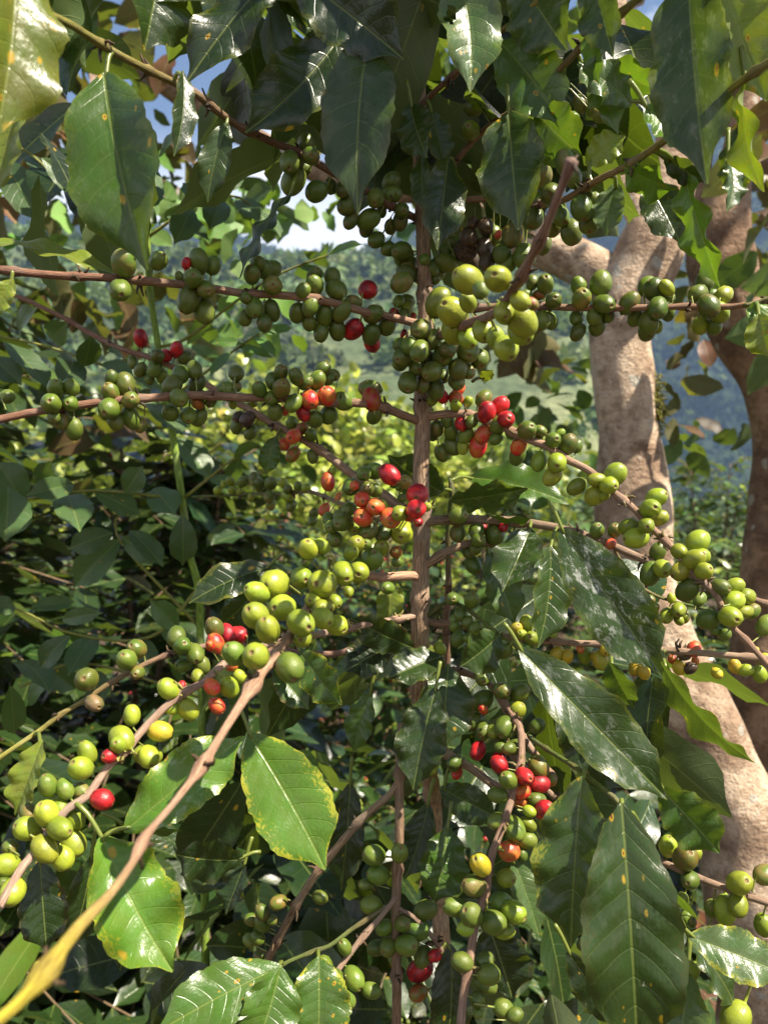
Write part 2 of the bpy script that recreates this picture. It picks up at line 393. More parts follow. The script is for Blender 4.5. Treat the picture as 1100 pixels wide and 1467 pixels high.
def branch(key, pts, w0, w1, c0=BROWN, c1=BROWN, name='branch', node=.042, nodeamp=.42, mat=None, label=None, nseg=10, split=.6, bits=5, swell=None, sw=.25, bitc=(.06, .04, .02)):
    """pts: (px,py,depth); w0,w1: widths in px at 1080 px/m scale of each end (real = w*d/F)"""
    pts = np.asarray(pts, float)
    W = np.array([P(*p) for p in pts])
    n = max(14, int(np.sum(np.linalg.norm(np.diff(W, axis=0), axis=1))/.004))
    sl = np.concatenate([[0], np.cumsum(np.linalg.norm(np.diff(W, axis=0), axis=1))]); ss_ = np.linspace(0, sl[-1], n); t = np.linspace(0, 1, n)
    path = np.stack([np.interp(ss_, sl, W[:, j]) for j in range(3)], 1); sm = spline(W, n); path = path*.45+sm*.55
    sd = abs(hash(key)) % 1000 if False else sum(ord(ch)*(i+3) for i, ch in enumerate(key))
    r = np.random.default_rng(sd)
    amp = .0007; k = max(4, n//9)
    jit = np.stack([np.interp(t, np.linspace(0, 1, k), r.normal(0, amp, k)) for _ in range(3)], 1); jit[0] = 0
    path = path+jit
    if isinstance(w0, (list, tuple)): rad = np.interp(ss_, sl, np.array(w0)*pts[:, 2]/F/2)
    else: r0 = w0*pts[0, 2]/F/2; r1 = w1*pts[-1, 2]/F/2; rad = r0+(r1-r0)*t
    rad = rad*.94
    L = np.concatenate([[0], np.cumsum(np.linalg.norm(np.diff(path, axis=0), axis=1))])
    nodes = []
    if node:
        x = node*r.uniform(.3, 1)
        while x < L[-1]: nodes.append(x); x += node*r.uniform(.8, 1.25)
    if swell is not None: nodes = [L[int(np.argmin(np.linalg.norm(path-P(*q), axis=1)))] for q in swell]
    for x in nodes: rad = rad*(1+nodeamp*np.exp(-(np.abs(L-x)/(.0052 if swell else .0034))**2.4))
    bag = Bag()
    V, q, lf = tube_geo(path, rad, nseg, .05, sd)
    cc = np.array(c0)[None]+(np.array(c1)-np.array(c0))[None]*sstep(split-sw, split+sw, t)[:, None]
    cv = np.repeat(cc, nseg, 0); cv = np.vstack([cv, cc[0], cc[-1]])
    nd = np.zeros(n)
    for x in nodes: nd = np.maximum(nd, np.exp(-((L-x)/.005)**2))
    ndv = np.concatenate([np.repeat(nd, nseg), [0, 0]])[:, None]
    cv = cv*(1-ndv*.35)+np.array((.17, .09, .06))*ndv*.35
    bag.add(V, q, lf=lf, lc=cv)
    if bits and nodes: clusterbits(bag, path, rad, [int(np.argmin(np.abs(L-x))) for x in nodes if x/L[-1] < .85 or swell], bits, r, bitc)
    me = bag.mesh(name, mat or TWIG, ROOT)
    o = link(name, me, plant, label)
    # pixel samples (px,py,d)
    m = 80; Pp = spline(W, m); d = Pp[:, 1]
    BR[key] = dict(o=o, px=np.stack([CX+Pp[:, 0]/d*F, CY-(Pp[:, 2]-CAMZ)/d*F, d], 1), rad=np.interp(np.linspace(0, 1, m), t, rad))
    return o
def shift(pts, dd): return [(a, b, c+dd) for a, b, c in pts]

branch('stem', [(594, -240, .60), (598, -20, .595), (600, 150, .58), (605, 350, .56), (606, 460, .56), (603, 600, .56), (603, 740, .56), (602, 860, .56), (602, 925, .565), (606, 1050, .61), (622, 1180, .68), (640, 1500, .74), (650, 1900, .76), (655, 2700, .765)], 15, 37, (.29, .18, .11), (.42, .305, .21), 'stem', node=.07, nodeamp=.28, mat=STEMM, nseg=16, split=.22, bits=8)  # stem lightens further down, sunlight put into its bark colour
branch('shoot', [(560, 2500, .62), (562, 1800, .55), (566, 1467, .51), (567, 1400, .5), (566, 1300, .5), (569, 1200, .5), (571, 1110, .505), (575, 1040, .53)], 15, 13, (.29, .21, .14), (.25, .17, .11), 'shoot', node=.062, nodeamp=.5, nseg=12)
branch('thin', [(640, 960, .66), (637, 890, .65), (641, 838, .63), (643, 755, .62), (648, 705, .61), (646, 685, .61)], 11, 7, (.2, .12, .08), GRN, 'shoot', nodeamp=.3)
branch('B1', [(598, 314, .565), (553, 291, .55), (495, 258, .535), (423, 218, .51), (386, 203, .50), (340, 180, .485), (280, 135, .45), (233, 113, .43), (182, 85, .40), (105, 40, .365), (55, 20, .345), (-40, -15, .32)], 12, 12, (.20, .115, .075), (.22, .21, .035), split=.62)
branch('B2', [(604, 150, .575), (622, 133, .56), (655, 105, .54), (699, 62, .51), (746, 25, .48), (800, -25, .46)], 9, 9, (.25, .15, .09), YG, split=.7)
branch('B2b', [(600, 70, .585), (590, 47, .57), (583, 5, .55), (578, -40, .54)], 10, 8, YG, YG, nodeamp=.25)
branch('B3', [(606, 285, .57), (652, 233, .56), (692, 189, .545), (736, 160, .52), (773, 129, .50), (809, 95, .47), (871, 38, .43), (925, -12, .41)], 9, 12, (.24, .145, .09), (.20, .2, .035), split=.75)
branch('B4', [(606, 325, .565), (652, 290, .56), (720, 285, .54), (760, 293, .52), (809, 287, .48), (856, 262, .45), (900, 240, .43), (951, 202, .40), (1002, 165, .375), (1049, 124, .355), (1096, 91, .335), (1160, 55, .32)], 10, 13, (.30, .18, .11), (.22, .22, .035), split=.62)
branch('B5', [(608, 452, .56), (680, 440, .56), (760, 436, .545), (805, 438, .54), (880, 440, .53), (965, 440, .52), (1050, 440, .51), (1068, 437, .505)], 12, 9, (.27, .15, .095), (.30, .17, .10))
branch('B5g', [(1066, 437, .505), (1085, 434, .50), (1115, 425, .495)], 9, 7, (.19, .2, .07), (.19, .22, .07), bits=8)
branch('B6', [(604, 466, .56), (561, 455, .55), (521, 446, .54), (470, 434, .53), (401, 423, .52), (350, 419, .515), (309, 413, .51), (218, 404, .50), (142, 397, .49), (80, 394, .48), (0, 386, .47), (-60, 380, .465)], 12, 12, (.31, .19, .125), (.25, .13, .085))
branch('B7', [(601, 748, .56), (553, 710, .575), (517, 688, .585), (474, 655, .595), (441, 634, .60), (383, 603, .61), (353, 583, .62), (320, 565, .63), (295, 550, .635), (255, 530, .64), (218, 513, .645), (182, 503, .65), (127, 477, .66), (91, 455, .665), (45, 432, .67), (11, 419, .675)], 15, 6, (.33, .225, .15), (.27, .15, .10), split=.5)
branch('B8', [(603, 606, .56), (592, 601, .555), (572, 594, .55), (539, 583, .54), (480, 576, .53), (440, 572, .525), (386, 568, .52), (353, 568, .515), (280, 568, .51), (225, 572, .50), (164, 575, .49), (116, 581, .485), (47, 592, .475), (0, 601, .47), (-60, 610, .46)], 13, 12, (.29, .18, .12), (.27, .14, .09))
branch('B9', [(602, 825, .56), (586, 824, .55), (540, 826, .535), (500, 818, .50), (470, 835, .475), (445, 865, .445), (415, 910, .405), (388, 945, .375), (358, 987, .35), (327, 1035, .33), (285, 1103, .305), (244, 1158, .285), (207, 1202, .268), (189, 1238, .258), (156, 1282, .246), (109, 1329, .232), (58, 1402, .215), (22, 1442, .205), (-40, 1495, .195)], [15, 15, 14, 13, 13, 14, 14, 17, 15, 13, 13, 10, 11, 11, 15, 20, 23, 19, 18], 17, (.42, .265, .175), (.38, .32, .03), split=.88, sw=.07, bits=3, nodeamp=.95,
       swell=[(388, 945, .375), (358, 987, .35), (285, 1103, .305), (205, 1207, .268), (60, 1400, .216)])
branch('B10', [(606, 482, .56), (640, 480, .50), (668, 468, .44), (690, 455, .40), (714, 441, .365), (746, 397, .335), (765, 362, .318), (773, 349, .312), (784, 320, .302), (809, 251, .285), (818, 226, .28)], 16, 13, (.27, .165, .12), (.30, .19, .15), bits=2, nodeamp=.6, swell=[(746, 397, .335), (771, 352, .312), (818, 228, .28)], label='twig with a cut end pointing at the viewer')
branch('B11', [(604, 592, .56), (617, 597, .555), (635, 593, .55), (670, 594, .545), (715, 610, .535), (758, 632, .525), (784, 641, .52), (809, 659, .515), (845, 677, .51), (882, 708, .50), (907, 726, .495), (933, 755, .49), (962, 785, .48), (991, 820, .47), (1024, 849, .465), (1049, 896, .46), (1067, 914, .455), (1110, 962, .45)], 13, 9, (.36, .235, .16), (.33, .21, .14), bits=8, bitc=(.16, .13, .05))
branch('B12', [(603, 750, .56), (626, 744, .555), (695, 744, .55), (746, 747, .545), (802, 755, .535), (867, 776, .52), (896, 789, .515), (933, 805, .51), (1020, 835, .495), (1064, 853, .49), (1110, 870, .48)], 16, 9, (.25, .18, .12), (.33, .22, .16))
branch('B12b', [(880, 783, .52), (905, 830, .53), (925, 845, .53), (955, 860, .53), (1010, 873, .53)], 6, 4, (.25, .2, .1), GRN)
branch('B13', [(604, 893, .565), (660, 896, .555), (710, 908, .54), (755, 914, .53), (802, 920, .52), (882, 925, .51), (955, 933, .50), (1020, 938, .49), (1110, 945, .48)], 10, 10, (.32, .21, .14), (.40, .29, .20))
branch('B13b', [(604, 890, .56), (640, 862, .55), (666, 871, .54), (699, 896, .525), (735, 922, .515), (765, 945, .505)], 6, 5, GRN, (.15, .17, .03), nodeamp=.3, bits=0)
branch('B14', [(603, 815, .56), (619, 805, .555), (641, 791, .55), (670, 780, .55), (715, 778, .555)], 15, 9, (.33, .24, .16), (.25, .17, .11))
branch('B15', [(603, 922, .565), (555, 928, .56), (503, 933, .55), (470, 936, .545), (400, 930, .54), (320, 922, .53), (251, 936, .51), (211, 951, .505), (156, 980, .495), (120, 1005, .49), (87, 1025, .485), (58, 1047, .48), (22, 1071, .47), (-30, 1105, .46)], 10, 7, (.27, .165, .12), (.30, .31, .05), split=.78)
branch('B16', [(602, 880, .56), (520, 895, .53), (440, 912, .50), (380, 925, .48), (327, 947, .46), (291, 980, .445), (262, 995, .44), (215, 1038, .43), (185, 1071, .42), (156, 1096, .415), (124, 1140, .405), (87, 1165, .40), (44, 1227, .39), (30, 1245, .385), (0, 1300, .37)], 10, 13, (.38, .26, .19), (.42, .29, .22), bits=12, bitc=(.25, .23, .07))
branch('B17', [(610, 1056, .61), (634, 1074, .58), (677, 1100, .56), (712, 1128, .55), (745, 1150, .545)], 15, 12, (.38, .28, .18), (.3, .21, .14))
branch('B19', [(605, 958, .575), (660, 962, .56), (700, 978, .545), (722, 1013, .53), (758, 1067, .515), (795, 1112, .505)], 10, 10, (.27, .18, .12), (.34, .22, .15))
branch('B18', [(708, 985, .54), (742, 1040, .51), (745, 1090, .495), (736, 1129, .485), (722, 1176, .475), (704, 1223, .465), (695, 1274, .455), (681, 1329, .445), (674, 1387, .435), (666, 1431, .43), (662, 1475, .425), (655, 1540, .42)], 10, 14, (.30, .19, .13), (.31, .20, .14), bits=9, bitc=(.20, .17, .06))
branch('B20', [(571, 1120, .505), (561, 1136, .505), (514, 1176, .51), (466, 1234, .52), (452, 1252, .52), (423, 1300, .53), (394, 1358, .54), (383, 1380, .55), (372, 1420, .56)], 11, 12, (.32, .23, .15), (.21, .15, .10))
branch('B21', [(567, 1282, .5), (561, 1292, .495), (525, 1336, .485), (488, 1387, .475), (478, 1402, .47)], 8, 9, (.30, .21, .15), (.33, .23, .17))
branch('B21g', [(567, 1290, .5), (554, 1300, .495), (506, 1332, .49), (470, 1358, .48), (415, 1376, .47), (390, 1390, .46)], 7, 6, (.2, .16, .08), GRN, split=.3, bits=0)
branch('B22', [(567, 1298, .5), (590, 1311, .5), (619, 1343, .5), (640, 1372, .5), (652, 1400, .5)], 7, 7, (.3, .21, .15), (.27, .19, .13))
branch('B23', [(606, 1005, .585), (700, 1050, .57), (800, 1150, .545), (900, 1215, .50), (969, 1245, .47), (1002, 1260, .465), (1020, 1267, .46), (1064, 1282, .45), (1110, 1297, .44)], 9, 11, (.3, .2, .14), (.36, .25, .18))
branch('B24', [(758, 1055, .515), (784, 1071, .48), (815, 1090, .455), (835, 1103, .44), (875, 1136, .42), (889, 1151, .41), (905, 1175, .40)], 8, 7, GRN, (.15, .19, .04), nodeamp=.3, bits=0)
branch('B25', [(603, 762, .565), (520, 735, .65), (445, 705, .72), (400, 708, .75), (350, 708, .78), (275, 712, .82)], 10, 4, (.27, .2, .12), GRN)

# ---- cherries, read off in enlarged 400 px tiles (x y r colour) on the branch they grow on
TA=(0,350); TB=(350,350); TC=(700,350); TD=(350,700); TE=(0,700); TF=(700,700); TG=(350,1067); TH=(700,1067); TI=(0,1067); T2=(350,0); T3=(700,0)
CH = [
(TA,'B6',"490 75 50 g;625 65 38 g;475 180 44 g;735 75 20 r;785 65 40 g;838 85 32 g;762 135 40 g;812 178 38 g;748 215 48 g;805 262 42 g;710 130 20 g"),
(TA,'B7',"556 370 30 r;697 415 28 r;650 440 28 r;622 440 30 g;730 445 28 g;525 465 22 g;555 495 26 g;610 490 30 g;640 520 26 g;590 530 22 g;935 715 28 g;988 740 28 g"),
(TA,'B7',"975 690 30 b;940 680 22 b"),
(TA,'B8',"220 568 34 g;282 563 32 g;203 627 42 g;277 628 32 g;243 692 34 g;293 728 36 g;215 680 28 g;440 527 28 g;494 552 40 g;436 583 36 g;516 614 36 g;430 648 42 g;517 683 36 g;458 695 34 g;555 712 28 g;712 512 36 g;766 495 32 g;680 555 40 g;776 548 34 g;706 605 38 g;672 665 34 g;745 675 34 g;785 682 30 g;780 625 26 m;830 620 24 g;932 508 34 g;895 580 38 g;930 560 25 g;918 627 18 l;997 627 17 l;30 600 30 g"),
(TA,'B25',"858 970 18 l;880 945 12 l;910 935 20 l;958 935 22 g;915 970 17 l;1005 928 24 g;945 975 15 l;1022 950 20 g;1065 940 24 g;1060 995 24 g;990 995 16 l"),
(TB,'B25',"40 925 24 g;60 945 22 g;108 942 24 g;155 942 18 l;172 965 20 g;170 990 25 l;212 955 20 g;243 960 20 l;185 1030 22 g;100 990 22 g;105 1025 22 g;275 1060 20 g;270 1090 18 g;225 1035 15 l"),
(TB,'B6',"110 100 36 g;112 162 40 g;80 100 34 g;52 78 30 g;30 120 34 g;38 248 40 g;108 262 36 g;80 310 32 g;5 290 30 g;5 210 25 g;277 160 36 g;230 185 32 g;275 125 32 g;347 130 34 g;362 180 40 g;262 243 34 g;210 270 36 g;316 282 38 g;255 308 30 g;303 345 32 g;366 335 36 g;385 262 38 g;430 230 32 g;487 180 40 r;508 275 40 g;430 335 42 r;500 355 38 g;503 388 34 r;562 318 36 g;588 270 20 r;640 225 30 g;637 257 30 l;607 225 25 g;665 283 15 r;630 280 25 g;630 358 18 r"),
(TB,'stem',"620 150 42 g;650 110 34 g;730 95 32 g;790 75 40 g;628 50 35 g;570 20 28 g;750 140 20 g;625 95 26 g;710 60 24 g;760 120 28 g;700 130 22 g"),
(TB,'B5@.515',"695 335 42 g;690 420 40 g;650 400 36 g;625 445 42 g;740 375 38 g;740 500 40 g;680 485 34 g;645 545 42 g;612 470 32 g;700 550 34 g;800 415 36 g;780 440 44 g;840 490 40 g;835 540 34 g;750 565 40 g;880 420 46 g;925 450 40 g;780 520 30 g;610 395 28 g;715 450 36 g;880 500 30 g"),
(TB,'B10',"880 140 58 l;997 138 54 l;820 268 62 l;943 340 48 l;765 230 50 l;830 335 62 l;1030 410 48 l;990 370 40 l;1025 270 42 l;880 370 40 l;880 230 36 l;930 180 34 g"),
(TC,'B10',"125 225 38 l;130 300 58 l;125 345 48 l;60 265 40 l;170 235 24 p"),
(TC,'B5',"222 158 38 g;255 222 34 g;208 300 36 g;198 200 22 m;240 300 32 g;180 330 28 g;170 150 28 g;150 210 26 g;365 215 40 g;355 168 34 g;453 235 40 g;440 155 44 g;415 285 32 g;470 282 26 g;345 290 30 g;350 345 32 g;425 325 34 g;655 180 44 g;622 165 36 g;700 172 28 l;552 232 40 g;665 252 42 g;702 265 30 g;628 310 42 g;575 290 30 g;660 325 28 l;620 345 34 g;705 215 25 g;822 195 38 g;850 145 38 g;865 245 42 g;925 200 36 l;905 268 42 l;833 320 36 l;888 325 30 g;880 205 30 g"),
(T3,'B4',"245 765 44 g;205 690 44 g;300 640 42 g;335 700 34 g;280 850 40 g;365 820 48 g;395 875 44 g;175 860 42 g;325 915 46 g;255 890 36 g;95 925 44 g;50 995 40 g;140 1010 44 g;215 965 34 g;155 745 30 r;150 805 18 r;420 800 36 g;370 705 28 g;190 790 30 g;75 1040 34 g;20 930 34 g"),
(T3,'B3',"325 468 30 g;360 410 30 g;440 455 30 g;405 430 26 g"),
(T2,'B4',"950 890 34 b;885 935 36 b;945 975 34 b;870 990 46 b;900 880 25 b;955 1030 34 b;895 1020 30 b;1015 1000 40 g;1055 930 40 g;1000 925 16 o;790 1000 30 g;830 960 26 g"),
(T2,'B1',"245 570 38 g;262 615 38 g;180 640 44 g;195 710 48 g;285 755 42 g;390 745 32 g;405 810 38 g;420 870 30 g;517 780 38 g;490 865 42 g;520 945 34 g;570 980 26 g;575 895 26 g;615 870 34 g;580 770 36 g;620 830 32 g;580 715 34 g;480 900 30 g;540 830 24 g;220 670 34 g;340 735 28 g"),
(T2,'stem',"620 990 40 g;640 1080 36 g;705 935 30 g;650 1040 30 g"),
(T2,'B3',"890 515 38 g;900 430 30 g;770 590 38 g"),
(TB,'B8',"145 505 32 g;205 522 32 g;146 568 38 k;110 540 30 g;60 572 30 g;105 605 30 g;287 535 34 g;240 545 30 g;308 495 32 g;352 515 25 g;330 530 25 g;195 625 34 g;122 660 32 g;160 655 20 o;326 600 38 r;258 612 38 r;232 662 30 r;388 618 36 g;332 672 36 g;278 690 34 g;502 612 40 r;495 570 38 g;513 672 32 g"),
(TB,'B7',"195 757 32 o;225 728 26 m;187 705 24 g;158 787 26 o;262 752 26 g;192 828 28 m;270 835 24 g;35 625 18 l;330 935 32 r;370 995 14 o;315 1045 22 o;348 895 14 l"),
(TB,'B7@.525',"633 937 30 k;513 893 36 g;470 903 32 g;420 955 36 g;480 965 34 g;515 970 30 g;685 1095 20 r;410 1045 30 g;383 1075 36 g;330 1080 24 g;620 1000 20 g;718 1035 20 l"),
(TB,'B7@.498',"573 907 40 r;682 985 46 r;518 1033 38 o;577 1078 42 o;675 1043 42 r;470 1075 42 o;465 1005 34 o;612 1060 34 l;650 1065 30 r;433 950 20 o"),
(TD,'B7@.52',"387 132 40 g;490 163 40 g;435 145 34 l;548 175 34 g;622 170 46 l;345 150 30 g;355 200 34 g"),
(TD,'B9@-.022',"440 218 36 l;420 255 30 l;503 278 44 g;540 235 34 l;597 250 26 m;600 290 24 g;480 220 24 g;307 375 58 l;252 238 42 l;302 228 32 l;225 352 46 l;390 332 46 l;450 330 44 l;120 375 58 l;222 530 56 l;150 470 54 l;92 555 52 l;45 500 52 l;308 510 44 l;365 538 42 l;45 660 56 l;180 705 58 g;358 445 28 l;50 410 44 l;230 590 40 l;325 460 30 l;410 405 24 l;300 470 36 l;-40 650 46 g;270 440 34 l"),
(TD,'B12',"842 108 36 g;840 175 32 g;915 165 34 g;945 160 22 r;1020 150 20 r;985 180 40 g"),
(TD,'B14',"920 205 30 g;910 235 26 g;900 300 34 g;880 250 24 g"),
(TD,'B13b',"895 440 32 g;820 435 28 g;850 495 26 g;880 525 24 g;910 550 26 g;840 590 28 g;880 590 20 g;770 630 26 l;1025 640 30 g;830 540 24 g"),
(TD,'stem',"565 392 26 g;600 565 30 r"),
(TB,'B11',"780 600 26 r;833 608 28 o;832 635 24 l;880 620 20 l;740 615 22 l;845 570 25 o;855 705 28 r;895 698 26 g;942 608 32 g;955 662 38 r;1005 635 36 r;1030 690 36 r;1003 710 36 g;942 748 36 o;920 795 36 r;875 748 32 g;990 765 26 g;1050 742 26 g;1080 795 32 r;815 738 32 g;760 725 30 g;820 790 34 g;860 800 24 l;780 820 34 g;800 690 28 g;745 750 24 g;1085 740 20 g;1075 830 34 g"),
(TC,'B11',"150 733 38 g;200 735 24 g;252 770 32 g;280 745 18 l;312 788 40 g;345 795 25 g;197 855 32 l;268 860 40 l;250 912 36 l;200 765 22 l;345 955 34 l;425 928 30 l;497 907 44 l;472 950 36 l;418 988 40 l;455 990 20 l"),
(TF,'B11',"635 80 42 l;660 35 38 l;668 115 34 l;620 145 34 l;550 150 36 l;580 195 42 l;822 208 44 l;840 265 32 l;808 280 40 l;845 325 36 l;748 248 32 l;755 325 38 l;780 400 42 g;910 388 36 g;965 442 42 l;965 385 32 l;1015 425 36 l;950 505 44 l;1005 485 30 l;1035 485 30 g;862 515 42 g;1085 540 34 g;930 575 24 g;895 560 20 g"),
(TF,'B12',"495 165 30 g;425 165 30 g;480 218 22 o;665 248 32 g;683 315 36 l;635 335 42 g"),
(TF,'B12b',"700 500 28 l;745 478 30 l;748 518 20 l;718 432 18 l;625 445 26 g;650 470 20 g;770 510 20 l;830 435 25 g"),
(TF,'B13',"147 535 32 l;170 590 32 l;130 575 22 l;105 555 28 y;250 570 20 l;268 650 28 y;310 660 24 y;360 632 16 o;460 582 28 y;465 632 28 y;378 655 30 l;440 675 34 y;420 660 22 y;578 702 28 y;610 720 26 y;808 632 28 o;748 705 28 y;722 672 20 o;792 708 24 b;770 660 20 b;812 680 16 o;898 728 22 y;968 700 26 y;1010 715 26 l;1065 732 30 l;1085 665 20 y;1050 635 14 y"),
(TF,'B19',"50 795 34 g;122 805 36 g;112 873 34 l;62 940 42 g;15 950 28 g;50 1005 30 g;108 1018 32 g;190 935 30 g;40 1080 34 r;190 1085 36 l"),
(TD,'B19',"938 742 36 g;1010 795 32 g;935 835 40 g;940 870 20 r;905 920 38 g;945 950 34 g;920 1032 34 r;1005 1080 30 r;825 1080 26 g;985 960 24 l"),
(TG,'B17',"826 76 26 g;838 112 22 r"),
(TH,'B18',"80 15 26 g;40 75 32 r;138 125 38 r;195 90 40 k;200 155 36 r;75 140 36 g;35 198 34 g;130 185 30 r;122 225 26 r;188 218 36 g;215 255 36 r;160 262 24 l;155 312 28 l;100 330 42 g;150 375 36 g;28 300 32 g;80 418 42 o;130 435 24 g;205 300 20 l;240 140 25 m;45 10 22 g"),
(TG,'B18',"930 472 44 y;1030 525 38 l;902 558 42 g;893 670 46 g;830 640 40 g;1008 620 42 g;1060 658 46 l;980 700 46 g;1025 735 34 l;875 725 32 l;858 857 38 g;960 905 44 g;945 850 35 g;950 945 36 g;915 1005 30 g;1020 1040 38 g;1065 1065 30 g;920 1060 20 g"),
(TG,'shoot',"510 435 42 g;612 428 36 g;527 512 38 g;480 550 26 g;500 632 38 g;622 705 32 g;553 720 32 g;672 730 44 g;638 790 44 g;568 795 36 g;520 800 32 g;715 650 40 g;660 770 30 g;590 840 25 g"),
(TG,'B22',"703 835 36 g;692 887 42 r;750 830 26 r;685 978 32 m"),
(TG,'B21',"395 797 30 g;318 865 32 g;357 920 36 g;395 1000 36 g;500 968 32 g;430 920 40 g"),
(TG,'B20',"300 600 28 g;135 622 30 g;70 660 28 g;70 705 28 g;110 690 22 g;55 760 28 g;30 690 25 g;20 770 25 g;60 830 22 g"),
(TH,'B23',"705 400 36 l;772 445 48 k;805 425 34 l;792 532 36 g;985 545 48 l;1085 512 40 g;980 630 42 l;930 650 44 l;880 645 34 g;1080 710 38 l;760 610 26 l;775 680 22 g;800 700 18 g;800 890 30 l;970 1075 56 l;370 785 24 g"),
(TI,'B16',"345 32 38 l;320 92 46 l;190 160 38 g;257 173 34 g;403 215 42 r;432 45 30 r;585 47 42 l;470 0 36 l;237 330 46 l;185 270 46 l;108 330 48 l;300 295 36 l;290 385 48 l;177 410 46 l;250 445 44 l;240 240 30 l;110 265 32 g;318 180 32 g;42 405 34 g;28 475 46 l;50 580 50 l;10 545 30 g"),
(TE,'B15',"500 675 42 g;540 632 40 g;543 725 30 g;342 752 48 g;372 845 36 c;695 585 42 g;718 620 36 g;768 650 40 g;725 695 32 g;797 697 34 g"),
(TE,'B16',"845 550 40 g;935 578 40 r;895 572 36 r;850 610 34 r;830 620 20 r;665 790 40 l;718 775 16 r;740 870 38 l;780 740 25 l;835 780 32 o;855 855 32 o;903 782 38 l;945 740 28 l;915 700 20 o;630 955 42 y;520 893 34 l;480 985 48 l;582 1050 44 l;680 865 28 l"),
]
CC = {'g': ((.085, .130, .016), (.115, .150, .02)), 'l': ((.26, .31, .024), (.20, .25, .02)), 'y': ((.50, .34, .02), (.36, .33, .03)), 'o': ((.60, .058, .03), (.50, .16, .03)),  # the paler green is brightened too, sunlight put into its colour
      'r': ((.52, .018, .020), (.22, .006, .013)), 'm': ((.30, .09, .02), (.14, .15, .02)), 'k': ((.15, .10, .02), (.12, .13, .02)), 'b': ((.10, .065, .04), (.06, .04, .025)), 'p': ((.42, .12, .07), (.2, .16, .03)), 'c': ((.26, .19, .10), (.12, .13, .04))}
CLAB = {'y': 'yellow ripening cherry', 'o': 'orange ripening cherry', 'r': 'ripe red cherry', 'm': 'cherry turning from green to orange', 'k': 'cherry turning brownish', 'b': 'dried brown cherry', 'p': 'pinkish damaged cherry', 'c': 'cherry with brown scab'}
def cherry_template(ns=20):
    pol = [(0, .90, 1), (5, .905, 1), (8, .93, 1), (11, .985, 1), (15, .995, 1), (22, 1, 1), (34, 1, 1), (48, 1, 1), (62, 1, 1), (78, 1, 1), (94, 1, 1), (110, 1, 1), (126, 1, 1), (142, 1, 1), (156, .995, 1), (167, .985, 1)]
    V = []; 
    for a, rr, _ in pol:
        t = math.radians(max(a, .5)); V.append([(rr*math.sin(t)*math.cos(k/ns*2*math.pi), rr*math.sin(t)*math.sin(k/ns*2*math.pi), rr*math.cos(t)) for k in range(ns)])
    for z, w in ((-1.0, .13), (-1.12, .10), (-1.4, .09), (-1.62, .11)):
        V.append([(w*math.cos(k/ns*2*math.pi), w*math.sin(k/ns*2*math.pi), z) for k in range(ns)])
    V = np.array(V); n = len(V); idx = np.arange(n*ns).reshape(n, ns)
    q = np.stack([idx[:-1], idx[1:], np.roll(idx[1:], -1, 1), np.roll(idx[:-1], -1, 1)], -1).reshape(-1, 4)
    return V.reshape(-1, 3), q
CT = cherry_template(); CTS = cherry_template(12)
cher = []
for ti, key, s in CH:
    key, _, dov = key.partition('@')
    bp = BR[key]['px']; br = BR[key]['rad']; grp = []
    for k, it in enumerate(s.split(';')):
        x, y, r, c = it.split(); px = ti[0]+float(x)/2.75; py = ti[1]+float(y)/2.75; rp = float(r)/2.75*1.02
        dd = np.hypot(bp[:, 0]-px, bp[:, 1]-py); i = int(np.argmin(dd)); d0 = bp[i, 2]; bd = dd[i]; d0 = d0 if not dov else (d0+float(dov) if dov[0] == '-' else float(dov))
        R = max(bd, rp*1.5); z = -math.sqrt(max(0, R*R-bd*bd))*d0/F*(.9 if bd < rp*1.3 else .5)
        if bd < rp: z -= .3*br[i]
        grp.append([px, py, rp, c, d0+z+.0006*k, key, i])
    cher.append(grp)
allc = []
for grp in cher:
    grp.sort(key=lambda g: g[4])
    for _ in range(14):
        for i_ in range(len(grp)):
            for j_ in range(i_):
                h, g = grp[j_], grp[i_]
                d2 = math.hypot(g[0]-h[0], g[1]-h[1])*g[4]/F; need = .92*(g[2]+h[2])*g[4]/F
                if d2 < need:
                    lack = math.sqrt(need*need-d2*d2)-(g[4]-h[4])
                    if lack > 0: g[4] += lack*.55; h[4] -= lack*.45
    done = grp
    allc += done
allc.sort(key=lambda g: -g[2])
